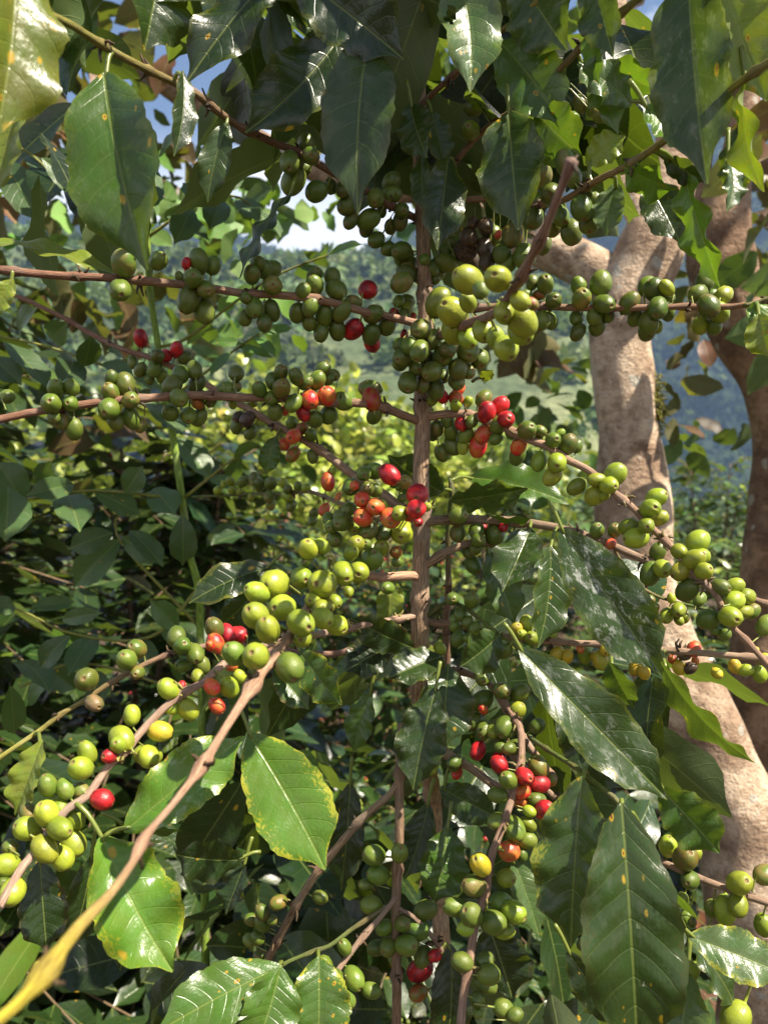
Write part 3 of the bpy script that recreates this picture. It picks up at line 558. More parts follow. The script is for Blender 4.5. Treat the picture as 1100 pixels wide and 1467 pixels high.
def cherry_geo(g, r, tmpl):
    px, py, rp, c, d, key, i = g
    ce = P(px, py, d); b = BR[key]['px'][i]; near = P(*b)
    ax = nrm(ce-near)*.9+nrm(-(ce-np.array([0, 0, CAMZ])))*.45*r.uniform(.2, 1.6)+r.normal(0, .28, 3)+np.array([0, 0, -.08]); ax = nrm(ax)
    u = nrm(np.cross(ax, r.normal(0, 1, 3))); w = np.cross(ax, u)
    rw = rp*d/F; el = r.uniform(1.16, 1.40); V, q = tmpl
    Vv = V.copy()
    ph_ = r.uniform(0, 6, 3); Vv = Vv*(1+.035*np.sin(V[:, :1]*2.6+ph_[0])*np.cos(V[:, 2:]*2.2+ph_[1])-.045*np.exp(-(V[:, :1]/.16)**2)*(np.abs(V[:, 2:]) < .97))
    if c == 'b':
        Vv = Vv*(1+.10*np.sin(V[:, :1]*7+r.uniform(0, 6))*np.sin(V[:, 1:2]*6+r.uniform(0, 6)))
    sx, sy = r.uniform(.88, .97), r.uniform(.95, 1.02)
    W = ce+u*(Vv[:, :1]*rw*sx)+w*(Vv[:, 1:2]*rw*sy)+ax*(Vv[:, 2:]*rw*el*.97)
    # bend the stalk towards the twig
    st = np.clip((-V[:, 2]-1.05)/.55, 0, 1)[:, None]; W = W+(near-(ce-ax*rw*1.6))*st*.55
    f = 1+r.normal(0, .15); c1, c2 = CC[c]
    if c == 'r' and r.uniform() < .4: c2 = (.42, .13, .02)
    if c == 'g' and r.uniform() < .22: c2 = (.16, .13, .03)
    n = len(V)
    j = (1+r.normal(0, .05, 3))*f
    return W, q, dict(bco=V, lc=np.tile(np.array(c1)*j, (n, 1)), lc2=np.tile(np.array(c2)*j, (n, 1)), rnd=np.full(n, r.uniform(0, 1)))
vis = [g for g in allc if -5 < g[0] < 1105 and -5 < g[1] < 1472]
rest = Bag(); rr_ = np.random.default_rng(5)
for k, g in enumerate(vis):
    if k < 100:
        W, q, at = cherry_geo(g, rr_, CT); bg = Bag(); bg.add(W, q, **at)
        link('cherry', bg.mesh('cherry', DRY if g[3] == 'b' else CHERRY, ROOT), BR[g[5]]['o'], CLAB.get(g[3]))
    else:
        W, q, at = cherry_geo(g, rr_, CTS); rest.add(W, q, **at)
link('cherries', rest.mesh('cherries', CHERRY, ROOT), plant, 'smaller green, yellow and red cherries along the twigs', kind='stuff')

# ---- leaves: base px, tip px, half width px, base depth, tip depth, colour, options
LV = [
(150,103,212,387,66,.385,.37,'g',dict(fold=.35,roll=12,spot=.10,wave=.08)),
(22,-90,-6,196,62,.31,.30,'h',dict(spot=.95,roll=-25,fold=.3)),
(40,120,-8,285,26,.36,.36,'y',dict(roll=40)),
(530,55,513,308,52,.455,.43,'n',dict(fold=.30,roll=8,spot=.10,bend=.09)),
(420,-40,578,85,52,.44,.45,'k',dict(roll=-20)),
(492,45,352,190,46,.50,.48,'k',dict(roll=15,spot=.05)),
(235,-70,207,72,50,.46,.45,'n',dict(spot=.15,roll=-15)),
(400,-45,268,118,34,.47,.45,'k',dict(roll=25,wave=.2)),
(262,100,249,224,17,.43,.42,'k',dict(roll=-35)),
(326,175,298,290,22,.47,.47,'n',dict(roll=10,spot=.05)),
(420,273,343,400,16,.50,.50,'k',dict(roll=55,wave=.2)),
(588,148,612,226,27,.53,.52,'n',dict(spot=.1,roll=10)),
(618,160,636,236,20,.545,.54,'n',dict(roll=-10)),
(603,222,607,302,15,.54,.53,'n',dict(roll=20)),
(642,225,626,358,32,.53,.51,'k',dict(roll=-10)),
(728,158,743,330,46,.47,.45,'n',dict(roll=12,fold=.25,quilt=.08)),
(650,-45,673,132,44,.46,.44,'u',dict(spot=.2,roll=-12,holes=[(.5,.42,.06),(.62,.50,.05)],wave=.16)),
(742,-35,812,72,48,.48,.46,'n',dict(roll=10)),
(715,60,805,180,44,.50,.48,'g',dict(roll=-15,spot=.08)),
(768,160,832,222,40,.49,.48,'g',dict(roll=10,spot=.3)),
(845,-40,878,82,30,.44,.42,'n',dict(roll=20)),
(842,35,858,120,15,.44,.43,'b',dict(spot=.3,roll=30)),
(948,132,860,86,24,.45,.44,'b',dict(roll=-30)),
(905,150,826,92,24,.45,.43,'u',dict(roll=25,wave=.2)),
(830,85,885,192,20,.46,.45,'u',dict(roll=-25,wave=.2)),
(985,-70,1012,264,56,.385,.37,'n',dict(roll=14,fold=.38,wave=.13,spot=.06,dust=.25)),
(1030,-50,1098,145,50,.41,.40,'y',dict(spot=.3,roll=-15)),
(1066,112,1094,275,22,.40,.39,'y',dict(spot=.4,roll=45,wave=.28)),
(1058,180,1064,280,24,.43,.43,'n',dict(spot=.2,roll=15)),
(978,243,1031,412,24,.42,.41,'b',dict(roll=40,wave=.22,curl=-.05)),
(925,258,973,348,30,.44,.43,'n',dict(roll=-15,spot=.12)),
(893,238,967,272,22,.43,.42,'b',dict(roll=30,wave=.2)),
(950,228,1010,260,16,.42,.41,'k',dict(roll=20)),
(838,236,895,195,22,.46,.45,'y',dict(roll=-20)),
(922,152,988,218,25,.42,.42,'b',dict(roll=-25)),
(884,262,868,338,22,.46,.46,'u',dict(roll=10)),
(1042,225,1040,304,14,.42,.41,'u',dict(roll=-40,wave=.2)),
(1110,440,1072,470,24,.49,.49,'b',dict(roll=10,spot=.3)),
(1085,450,1102,512,26,.48,.48,'y',dict(roll=-10,spot=.3)),
(634,705,556,652,30,.60,.58,'n',dict(roll=-25,dust=.2)),
(644,718,756,700,22,.60,.57,'n',dict(roll=25,wave=.18,dust=.2)),
(672,684,814,722,30,.63,.60,'g',dict(roll=-30,wave=.12)),
(698,738,764,742,12,.54,.53,'b',dict(roll=50)),
(760,757,720,848,32,.53,.50,'n',dict(roll=15,dust=.35,wave=.13)),
(788,782,770,928,28,.51,.49,'n',dict(roll=-18,fold=.45)),
(802,756,948,968,50,.455,.43,'n',dict(roll=6,dust=1.,fold=.22,spot=.06,wave=.09)),
(742,928,955,1145,46,.45,.43,'n',dict(roll=-12,fold=.3,wave=.14,dust=.3,holes=[(.35,.75,.012)])),
(872,948,908,1014,20,.48,.48,'g',dict(roll=25)),
(946,948,1082,1093,24,.47,.45,'n',dict(roll=45,wave=.16)),
(800,1000,905,1130,46,.50,.49,'k',dict(roll=10,holes=[(.3,.3,.03),(-.2,.55,.02)])),
(834,1112,817,1356,55,.425,.41,'n',dict(roll=8,fold=.3,spot=.10,margin=.4)),
(890,1150,914,1520,70,.40,.375,'n',dict(roll=-8,fold=.18,spot=.22,holes=[(-.18,.46,.016),(-.2,.68,.012)],nv=50,nu=20)),
(908,1168,1014,1330,16,.41,.40,'g',dict(roll=50,curl=.08)),
(945,1128,1030,1222,36,.45,.44,'g',dict(roll=15,margin=.3)),
(985,1340,1120,1395,34,.43,.42,'u',dict(roll=-12,spot=.2,margin=.8,dust=.3)),
(985,1392,972,1530,40,.44,.42,'u',dict(roll=10,spot=.15)),
(985,1345,1052,1442,22,.45,.45,'n',dict(roll=-30)),
(812,1362,892,1470,26,.47,.46,'k',dict(roll=15)),
(735,1230,772,1340,24,.48,.47,'u',dict(roll=-15)),
(700,1325,734,1430,42,.49,.48,'k',dict(roll=15,wave=.15)),
(356,1050,466,1246,56,.455,.43,'b',dict(roll=6,fold=.14,margin=.9,wave=.06)),
(178,1192,350,1055,44,.40,.42,'b',dict(roll=-8,margin=.5,wave=.14,dust=.3)),
(145,1196,248,1392,60,.40,.38,'b',dict(roll=-10,fold=.32,spot=.3,margin=.6,wave=.30,wf=2.7)),
(62,1060,22,1168,22,.45,.44,'y',dict(spot=.4,roll=35)),
(58,1232,68,1365,32,.46,.45,'k',dict(roll=8,margin=.4)),
(132,1225,100,1355,34,.48,.48,'k',dict(roll=-12)),
(428,932,490,1010,26,.48,.46,'g',dict(roll=20,margin=.9,wave=.14)),
(392,960,442,1016,22,.49,.48,'g',dict(roll=-12,margin=.7)),
(592,928,502,885,24,.55,.53,'k',dict(roll=-15)),
(560,925,494,962,28,.55,.54,'k',dict(roll=15)),
(634,940,556,972,26,.54,.52,'n',dict(roll=20,dust=.2)),
(642,955,638,1070,40,.53,.51,'n',dict(roll=-8,spot=.08,margin=.4,wave=.12)),
(625,985,592,1132,36,.51,.49,'n',dict(roll=16,spot=.08,dust=.2)),
(716,908,659,954,30,.51,.50,'n',dict(roll=-10)),
(532,990,507,1078,20,.56,.56,'g',dict(roll=30)),
(698,788,737,895,25,.55,.54,'u',dict(roll=-20)),
(562,828,556,898,20,.64,.63,'y',dict(roll=0,holes=[(.3,.2,.06)])),  # yellow stands in for light shining through this leaf
(388,812,271,864,25,.56,.54,'k',dict(roll=20,margin=.3)),
(372,840,313,898,22,.57,.56,'k',dict(roll=-30)),
(614,1150,579,1260,25,.56,.55,'k',dict(roll=10)),
(642,1185,621,1295,34,.54,.52,'g',dict(roll=-12)),
(630,1128,714,1172,26,.57,.55,'n',dict(roll=20,dust=.2)),
(502,1120,489,1275,27,.56,.55,'k',dict(roll=10)),
(404,1384,222,1480,42,.44,.41,'g',dict(roll=10,spot=.45)),
(402,1384,362,1510,44,.44,.42,'g',dict(roll=-10,fold=.3)),
(457,1370,456,1510,45,.45,.43,'g',dict(roll=8,spot=.55,margin=.8)),
(645,1352,640,1500,30,.50,.49,'k',dict(roll=-10)),
(204,1295,172,1390,26,.50,.50,'k',dict(roll=15,wave=.16)),
(350,1231,252,1224,28,.52,.50,'k',dict(roll=-20)),
(352,1236,324,1310,20,.53,.52,'k',dict(roll=25)),
(310,320,338,262,0.1,.6,.6,'n',dict()),
(395,625,382,680,15,.60,.60,'g',dict(roll=10)),
(170,395,-30,345,17,.50,.49,'y',dict(roll=50)),
(20,400,-10,455,16,.47,.47,'y',dict(roll=20)),
(690,545,706,530,9,.56,.55,'y',dict(roll=10,spot=.4)),
(170,1180,262,1190,10,.52,.52,'g',dict(roll=40)),
]
leaf_rng = np.random.default_rng(3)
allbr = [(k, b['px']) for k, b in BR.items()]
def nearest_branch(px, py, d):
    best = None
    for k, bp in allbr:
        dd = np.hypot(bp[:, 0]-px, bp[:, 1]-py)+np.abs(bp[:, 2]-d)*600; i = int(np.argmin(dd))
        if best is None or dd[i] < best[0]: best = (dd[i], k, i)
    return best
for (bx, by, tx, ty, hw, d0, d1, c, o) in LV:
    if hw < 1: continue
    r = leaf_rng
    B, T = P(bx, by, d0), P(tx, ty, d1); dm = (d0+d1)/2
    a = nrm(T-B); f = nrm(P((bx+tx)/2, (by+ty)/2, dm)-np.array([0, 0, CAMZ]))
    n = nrm(-f-a*np.dot(-f, a)); th = math.radians(o.get('roll', 0)*1.25+r.normal(0, 5)); n = n*math.cos(th)+np.cross(a, n)*math.sin(th)
    # upper side faces up: flip the sheet where that side would face down
    if c not in ('u',) and n[2] < -.25: pass
    V, q, lf = leaf_geo(B, T, hw*dm/F/max(.72, math.cos(th)), n, fold=o.get('fold', r.uniform(.1, .3)), bend=o.get('bend', r.uniform(.02, .07)), wave=o.get('wave', r.uniform(.08, .15))*1.35,
                        wf=o.get('wf', r.uniform(2.2, 3.8)), ph=r.uniform(0, 6), twist=r.normal(0, .25), quilt=o.get('quilt', .085), holes=o.get('holes'), nv=o.get('nv', 34), nu=o.get('nu', 14), curl=o.get('curl', r.normal(0, .02)))
    cc = np.array(CLEAF[c])*(1+r.normal(0, .1)); m = len(V); bag = Bag()
    at = dict(lf=lf, lc=np.tile(cc, (m, 1)), sp=np.tile(np.array([[o.get('spot', .03), o.get('margin', .15), o.get('dust', .06)]]), (m, 1)), rnd=np.full(m, r.uniform(0, 1)))
    bag.add(V, q, **at)
    dist, k, i = nearest_branch(bx, by, d0)
    b = BR[k]['px'][i]; Pb = P(*b)
    # petiole: from the twig to the leaf base (or a short stub)
    if dist < 60 and np.linalg.norm(Pb-B) < .045: st = Pb
    else: st = B-a*.012+np.array([0, 0, .006])
    pv, pq, plf = tube_geo(spline([st, (st+B)/2+np.array([0, 0, .002]), B+a*.004], 7), np.linspace(.0014, .0011, 7), 6)
    plf2 = np.tile(np.array([0., .2, 1.]), (len(pv), 1))
    bag.add(pv, pq, lf=plf2, lc=np.tile(np.array((.15, .17, .03)), (len(pv), 1)), sp=np.zeros((len(pv), 3)), rnd=np.zeros(len(pv)))
    lab = {'y': 'yellow leaf', 'b': 'light green leaf'}.get(c)
    if o.get('dust', 0) >= 1: lab = 'leaf with a dusty white patch'
    elif o.get('spot', 0) >= .3: lab = (lab or 'leaf')+' with orange rust spots'
    link('leaf', bag.mesh('leaf', LEAF, ROOT), BR[k]['o'], lab)

# ---- the rest of the plant's leaves: behind the lit twigs and the crown above the frame
bag = Bag()
def scatter(boxes):
    pos = []; 
    for (x0, x1, y0, y1, d0, d1, n) in boxes:
        for _ in range(n): pos.append(P(rng.uniform(x0, x1), rng.uniform(y0, y1), rng.uniform(d0, d1)))
    return np.array(pos)
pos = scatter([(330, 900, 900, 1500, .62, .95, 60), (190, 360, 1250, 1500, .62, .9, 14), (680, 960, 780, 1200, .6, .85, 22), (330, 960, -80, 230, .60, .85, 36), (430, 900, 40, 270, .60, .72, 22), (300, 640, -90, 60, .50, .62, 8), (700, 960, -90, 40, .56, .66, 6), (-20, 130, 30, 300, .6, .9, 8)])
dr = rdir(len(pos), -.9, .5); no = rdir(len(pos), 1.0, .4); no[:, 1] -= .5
leaf_cloud(bag, pos, dr, no, rng.uniform(.085, .14, len(pos)), rng.uniform(.022, .032, len(pos)), rcol(CLEAF['k'], len(pos), .25), rows=9, spot=.06)  # darkest green puts the inner shade into these leaves' colour
n = 84  # crown leaves out of view, placed to shade the upper twigs
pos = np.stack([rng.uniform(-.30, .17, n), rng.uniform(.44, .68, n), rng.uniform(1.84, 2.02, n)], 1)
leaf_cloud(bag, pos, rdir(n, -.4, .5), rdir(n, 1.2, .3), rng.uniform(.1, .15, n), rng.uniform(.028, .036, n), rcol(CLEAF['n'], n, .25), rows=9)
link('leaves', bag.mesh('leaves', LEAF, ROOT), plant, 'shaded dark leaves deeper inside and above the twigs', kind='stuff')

# ================================================================== SAPLING AT THE LEFT
SROOT = P(290, 2350, .92)*np.array([1, 1, 0])
sap = thing('leafy_sapling', SROOT, 'slender sapling with bare green stem and matte grey-green pointed leaves', 'sapling')
def stube(name, pts, w0, w1, c0, c1, root, par, mat=TWIG, nseg=8):
    W = np.array([P(*p) for p in pts]); n = max(10, int(np.sum(np.linalg.norm(np.diff(W, axis=0), axis=1))/.012)); path = spline(W, n)
    rad = np.linspace(w0*pts[0][2]/F/2, w1*pts[-1][2]/F/2, n)
    V, q, lf = tube_geo(path, rad, nseg, .04, 3); t = np.linspace(0, 1, n)[:, None]
    cc = np.array(c0)*(1-t)+np.array(c1)*t; b = Bag(); b.add(V, q, lf=lf, lc=np.vstack([np.repeat(cc, nseg, 0), cc[0], cc[-1]]))
    return link(name, b.mesh(name, mat, root), par)
SG = (.2, .32, .04); SY = (.24, .26, .05)
stube('stem', [(300, 2350, .92), (296, 1500, .9), (288, 950, .89), (284, 842, .88), (271, 791, .875), (262, 720, .87), (248, 625, .87), (235, 560, .87), (227, 499, .87), (215, 412, .87), (212, 330, .87), (225, 230, .87)], 15, 9, SG, SG, SROOT, sap)
RA = [
 [(237, 560, .87), (142, 521, .88), (62, 495, .9), (-10, 480, .92)], [(262, 715, .87), (327, 663, .86), (352, 648, .86)], [(227, 497, .87), (258, 490, .87), (298, 463, .86), (335, 434, .85), (395, 395, .84), (470, 365, .83)],
 [(240, 575, .87), (302, 528, .86), (345, 495, .85), (372, 478, .85)], [(262, 716, .87), (218, 710, .86), (127, 703, .85), (30, 716, .84)], [(284, 842, .88), (230, 905, .86), (170, 918, .85), (91, 904, .85), (47, 882, .85), (-10, 860, .86)],
 [(287, 900, .89), (170, 770, .87), (185, 720, .87)], [(212, 340, .87), (270, 300, .86), (330, 280, .85), (370, 300, .84)], [(214, 380, .87), (120, 300, .86), (50, 225, .85), (0, 200, .85)], [(290, 1000, .89), (120, 950, .86), (30, 985, .85)]]
ro = [stube('twig', r_, 5, 3, SY, SY, SROOT, sap) for r_ in RA]
SL = "75,487,98,460,14,0;6,490,70,558,18,0;-12,512,32,552,15,0;105,513,86,560,18,0;180,517,153,503,10,0;148,520,192,538,11,0;232,558,192,542,12,0;213,578,260,624,22,3;252,627,302,688,18,1;106,694,38,710,13,4;96,710,115,762,21,4;12,698,8,776,26,4;135,704,202,738,15,4;220,700,252,738,18,4;262,738,262,810,16,1;162,764,98,787,15,6;172,773,106,842,19,6;175,770,242,800,15,6;186,760,234,812,14,6;45,870,108,862,10,5;90,888,148,878,10,5;22,868,-14,872,12,5;101,911,58,958,15,5;137,908,98,968,15,5;15,983,20,1052,14,9;25,948,72,994,17,9;62,955,108,988,16,9;300,490,348,492,6,3;363,480,396,512,7,3;340,496,392,514,6,3;274,496,318,512,6,2;345,490,385,470,6,3;330,505,300,540,6,3;370,478,420,470,6,3;5,230,62,322,20,8;34,220,88,280,15,8;60,226,117,284,15,8;320,288,300,330,15,7;302,284,340,248,16,7;340,285,372,318,13,7;350,292,392,270,12,7;370,300,402,340,11,7;275,300,250,350,16,7;290,295,262,262,14,7;470,366,520,350,7,2;425,380,470,398,7,2;445,372,470,345,6,2;395,396,385,430,8,2;380,402,350,380,8,2;240,310,300,345,13,7;225,320,180,290,14,8;150,325,190,360,14,8;110,290,150,262,13,8;345,655,330,690,10,1;300,685,340,700,9,1;335,660,375,640,8,1;35,720,-5,660,20,4;180,707,205,668,14,4;60,700,75,660,13,4;120,525,130,480,14,0;30,485,55,440,15,0;230,905,280,930,12,5;200,912,215,960,13,5;130,960,150,1005,14,9;80,965,40,1010,13,9;225,230,195,180,15,8;225,232,262,190,14,7;222,240,205,300,16,8;255,900,215,860,14,5"
r = np.random.default_rng(8)
for it in SL.split(';'):
    bx, by, tx, ty, hw, k = [float(x) for x in it.split(',')]; d = .86+r.normal(0, .02); B, T = P(bx, by, d), P(tx, ty, d+r.normal(-.02, .03))
    a = nrm(T-B); f = nrm(B-np.array([0, 0, CAMZ])); n = nrm(-f+np.array([.2, 0, .5])); 
    V, q, lf = leaf_geo(B, T, hw*d/F*1.25, n+r.normal(0, .22, 3), fold=r.uniform(.1, .4), bend=r.uniform(.03, .1), wave=.07, wf=2, ph=r.uniform(0, 6), quilt=.02, nv=16, nu=8)
    m = len(V); b = Bag(); cc = np.array((.055, .092, .028) if hw > 8.5 else (.085, .16, .03))*(1+r.normal(0, .15))
    b.add(V, q, lf=lf, lc=np.tile(cc, (m, 1)), sp=np.tile(np.array([[.04, .0, .05]]), (m, 1)), rnd=np.full(m, r.uniform(0, 1)))
    link('leaf', b.mesh('leaf', SAPL, SROOT), ro[int(k)])

# ================================================================== SHADE TREES
def tree_tube(name, pts, root, par, mat, seed, nseg=28, lump=.05):
    """pts: px,py,d,width px"""
    W = np.array([np.append(P(a, b, d), w*d/F/2) for a, b, d, w in pts])
    n = max(24, int(np.sum(np.linalg.norm(np.diff(W[:, :3], axis=0), axis=1))/.012)); S = spline(W, n)
    V, q, lf = tube_geo(S[:, :3], S[:, 3], nseg, 0, seed)
    # lumps, growth rings
    C = np.vstack([np.repeat(S[:, :3], nseg, 0), S[0, :3], S[-1, :3]]); rv = V-C
    r = np.random.default_rng(seed); k = np.zeros(len(V))
    for _ in range(14):
        w = r.normal(0, 1, 3); w = w/np.linalg.norm(w)*r.uniform(15, 60); k += np.sin(V@w+r.uniform(0, 6))*r.uniform(.3, 1)*20/np.linalg.norm(w)
    V = C+rv*(1+lump*.75*k)[:, None]
    b = Bag(); b.add(V, q, lf=lf)
    return link(name, b.mesh(name, mat, root), par)
PR = P(1120, 2000, 1.45)*np.array([1, 1, 0])
pale = thing('shade_tree', PR, 'forked pale-barked tree with lichen spots curving up behind the coffee twigs', 'tree')
tree_tube('trunk', [(1190, 2000, 1.45, 190), (1150, 1650, 1.46, 175), (1108, 1400, 1.48, 160), (1082, 1260, 1.5, 140), (1060, 1160, 1.52, 122), (1020, 1080, 1.54, 112), (984, 1010, 1.56, 104), (950, 930, 1.58, 100), (918, 820, 1.6, 98), (905, 720, 1.6, 97), (900, 640, 1.6, 94), (894, 550, 1.6, 86), (890, 480, 1.6, 82), (906, 415, 1.6, 96), (934, 350, 1.6, 98), (951, 292, 1.61, 74), (961, 230, 1.62, 54), (965, 160, 1.63, 46), (985, 40, 1.65, 44), (1010, -150, 1.7, 42), (1040, -420, 1.8, 34)], PR, pale, BARKP, 4)
tree_tube('limb', [(905, 430, 1.61, 70), (868, 400, 1.63, 66), (820, 372, 1.65, 62), (760, 345, 1.68, 58), (690, 305, 1.72, 54), (600, 250, 1.77, 50), (490, 150, 1.83, 48), (380, 60, 1.9, 46), (280, -40, 2.0, 42), (150, -200, 2.1, 36)], PR, pale, BARKP, 9)
tree_tube('limb', [(930, 330, 1.6, 46), (905, 285, 1.63, 38), (885, 250, 1.66, 34), (872, 180, 1.7, 30), (880, 60, 1.75, 28), (900, -100, 1.8, 24)], PR, pale, BARKP, 12)
tree_tube('limb', [(640, 275, 1.75, 34), (520, 270, 1.85, 36), (430, 235, 1.95, 34), (320, 175, 2.05, 34), (220, 110, 2.15, 32), (110, 60, 2.25, 28), (-40, 0, 2.4, 24)], PR, pale, BARKD, 15)
def moss_patch(px, py, d, w, h, root, par, n, seed, surf):
    r = np.random.default_rng(seed); b = Bag()
    for _ in range(n):
        o = P(px+r.normal(0, w), py+r.normal(0, h), d+r.uniform(-.012, .006)); dd = nrm(np.array([r.normal(.3, .6), r.normal(-.5, .5), r.normal(-.1, .7)])); L = r.uniform(.008, .022)
        V, q, lf = tube_geo(np.array([o, o+dd*L*.5, o+dd*L+np.array([0, 0, -.004])]), np.array([.0022, .0018, .0008]), 4); b.add(V, q)
    me = make_mesh('moss', np.vstack(b.V)-root, np.vstack(b.F), MOSS); return link('moss', me, par)
moss_patch(941, 585, 1.575, 4, 24, PR, pale, 150, 2, None)
kb = Bag(); kw = P(957, 337, 1.555)
for (rr0, c) in ((.017, 1), (.010, 0)):
    V, q, lf = tube_geo(np.array([kw+[0, .03, -.004], kw+[0, .004, 0], kw+[.002, -.006*c-.001, .002]]), np.array([rr0*1.5, rr0*1.15, rr0]), 12, .10, 5); kb.add(V, q, lf=lf)
link('knot', kb.mesh('knot', BARKD, PR), pale, 'dark knot where a branch broke off')
# second trunk
DR = P(1130, 2000, 1.85)*np.array([1, 1, 0])
dark = thing('shade_tree', DR, 'darker rough-barked tree leaning at the right edge of the view, behind the pale forked trunk', 'tree')
tree_tube('trunk', [(1150, 1900, 1.85, 150), (1140, 1400, 1.85, 135), (1122, 1150, 1.85, 125), (1110, 980, 1.85, 124), (1113, 860, 1.85, 112), (1122, 740, 1.85, 100), (1128, 650, 1.85, 92), (1116, 575, 1.85, 88), (1085, 510, 1.85, 88), (1050, 440, 1.84, 88), (1030, 370, 1.83, 90), (1036, 310, 1.83, 72), (1050, 250, 1.83, 52), (1062, 180, 1.84, 44), (1075, 60, 1.86, 40), (1090, -150, 1.9, 36), (1120, -420, 1.95, 30)], DR, dark, BARKD, 6)
tree_tube('limb', [(1034, 390, 1.84, 60), (1008, 340, 1.86, 44), (1000, 280, 1.9, 36), (1005, 180, 1.95, 32), (1015, 0, 2.0, 28), (1020, -200, 2.1, 24)], DR, dark, BARKD, 19)
moss_patch(1032, 300, 1.80, 9, 8, DR, dark, 130, 3, None)

BRN = (.105, .045, .022); GRC = (.045, .085, .022); BGC = (.09, .17, .03)
def clumps(bag, lst):
    for (px, py, d, sx, sy, n, L, col) in lst:
        pos = np.array([P(px+rng.normal(0, sx), py+rng.normal(0, sy), d+rng.normal(0, .12)) for _ in range(n)])
        dr = rdir(n, -.6, .6); no = rdir(n, .8, .5)
        leaf_cloud(bag, pos, dr, no, rng.uniform(L*.7, L*1.2, n), rng.uniform(L*.22, L*.32, n), rcol(col, n, .3), rows=6, droop=.2, spot=.05)
b = Bag()
clumps(b, [(95, 30, 2.1, 60, 30, 22, .15, BRN), (60, 110, 2.1, 45, 40, 22, .15, BRN), (120, 180, 2.2, 40, 40, 14, .14, BRN), (20, 200, 2.1, 30, 40, 14, .15, BRN), (265, 245, 2.2, 35, 25, 12, .13, BRN), (130, 440, 2.0, 40, 30, 12, .14, BRN),
           (270, 430, 2.0, 35, 30, 8, .14, BRN), (30, 330, 2.1, 40, 60, 16, .14, BRN), (140, 620, 1.9, 25, 30, 7, .14, BRN), (330, 90, 2.3, 60, 40, 16, .07, GRC), (420, 130, 2.4, 50, 60, 16, .07, GRC), (250, 150, 2.3, 70, 50, 12, .06, GRC), (60, 260, 2.2, 60, 60, 18, .10, BGC), (240, 300, 1.9, 70, 40, 24, .10, BGC), (180, 250, 2.2, 60, 40, 14, .1, GRC), (330, 260, 2.0, 40, 30, 12, .09, BGC),
           (480, 40, 2.3, 60, 40, 24, .11, GRC), (700, 100, 2.2, 80, 60, 40, .11, GRC), (640, 230, 2.2, 60, 50, 24, .11, GRC), (800, 60, 2.1, 60, 40, 18, .11, GRC), (905, 40, 2.0, 25, 30, 7, .13, BRN), (40, 20, 2.3, 60, 30, 16, .12, GRC), (1125, 300, 1.45, 22, 80, 11, .12, BRN), (1150, 420, 1.42, 25, 60, 8, .12, GRC), (180, 60, 2.2, 70, 50, 8, .13, BRN), (370, 350, 1.5, 55, 45, 20, .065, BGC), (445, 290, 1.7, 45, 22, 11, .06, BGC), (300, 300, 1.5, 60, 40, 18, .07, BGC), (330, 440, 1.5, 60, 40, 12, .07, BGC)])  # clumps off the right edge are added to throw leaf shadows on the trunk
n = 620     # the high crown, over the lane behind
pos = np.stack([rng.uniform(-2.6, 2.4, n), rng.uniform(1.6, 4.6, n), rng.uniform(3.3, 4.8, n)], 1)
keep = np.sin(pos[:, 0]*2.7+1)*np.sin(pos[:, 1]*3.1)+rng.normal(0, .45, n) > -.15; pos = pos[keep]; n = len(pos)
leaf_cloud(b, pos, rdir(n, -.5, .5), rdir(n, 1., .4), rng.uniform(.1, .17, n), rng.uniform(.03, .045, n), rcol(GRC, n, .3)*np.where(rng.uniform(0, 1, (n, 1)) < .4, np.array([[2.2, .55, 1.]]), 1.), rows=6)
link('crown', b.mesh('crown', BROWNL, PR), pale, 'green and copper-brown leaves, open enough for the sky to show')
b = Bag()
clumps(b, [(740, 470, 2.2, 25, 25, 9, .14, BRN), (775, 505, 2.2, 20, 20, 6, .14, BRN), (985, 495, 2.1, 20, 20, 9, .09, BRN), (965, 560, 2.1, 16, 28, 9, .09, BRN), (1090, 310, 2.2, 14, 45, 14, .13, BRN), (1085, 400, 2.2, 14, 25, 6, .13, BRN), (870, 370, 2.2, 14, 16, 4, .12, BRN), (1000, 420, 2.2, 15, 20, 5, .12, BRN),
           (800, 560, 2.6, 30, 45, 34, .09, GRC), (760, 620, 2.6, 30, 30, 16, .09, GRC), (990, 640, 2.2, 35, 15, 7, .12, GRC), (1000, 60, 2.3, 60, 60, 26, .12, GRC), (1080, 180, 2.3, 30, 60, 14, .12, BRN)])
n = 260
pos = np.stack([rng.uniform(.6, 2.6, n), rng.uniform(1.0, 2.6, n), rng.uniform(3.0, 4.2, n)], 1)
leaf_cloud(b, pos, rdir(n, -.5, .5), rdir(n, 1., .4), rng.uniform(.1, .17, n), rng.uniform(.03, .045, n), rcol(GRC, n, .3), rows=6)
link('crown', b.mesh('crown', BROWNL, DR), dark, 'hanging copper-brown and dark green leaves')

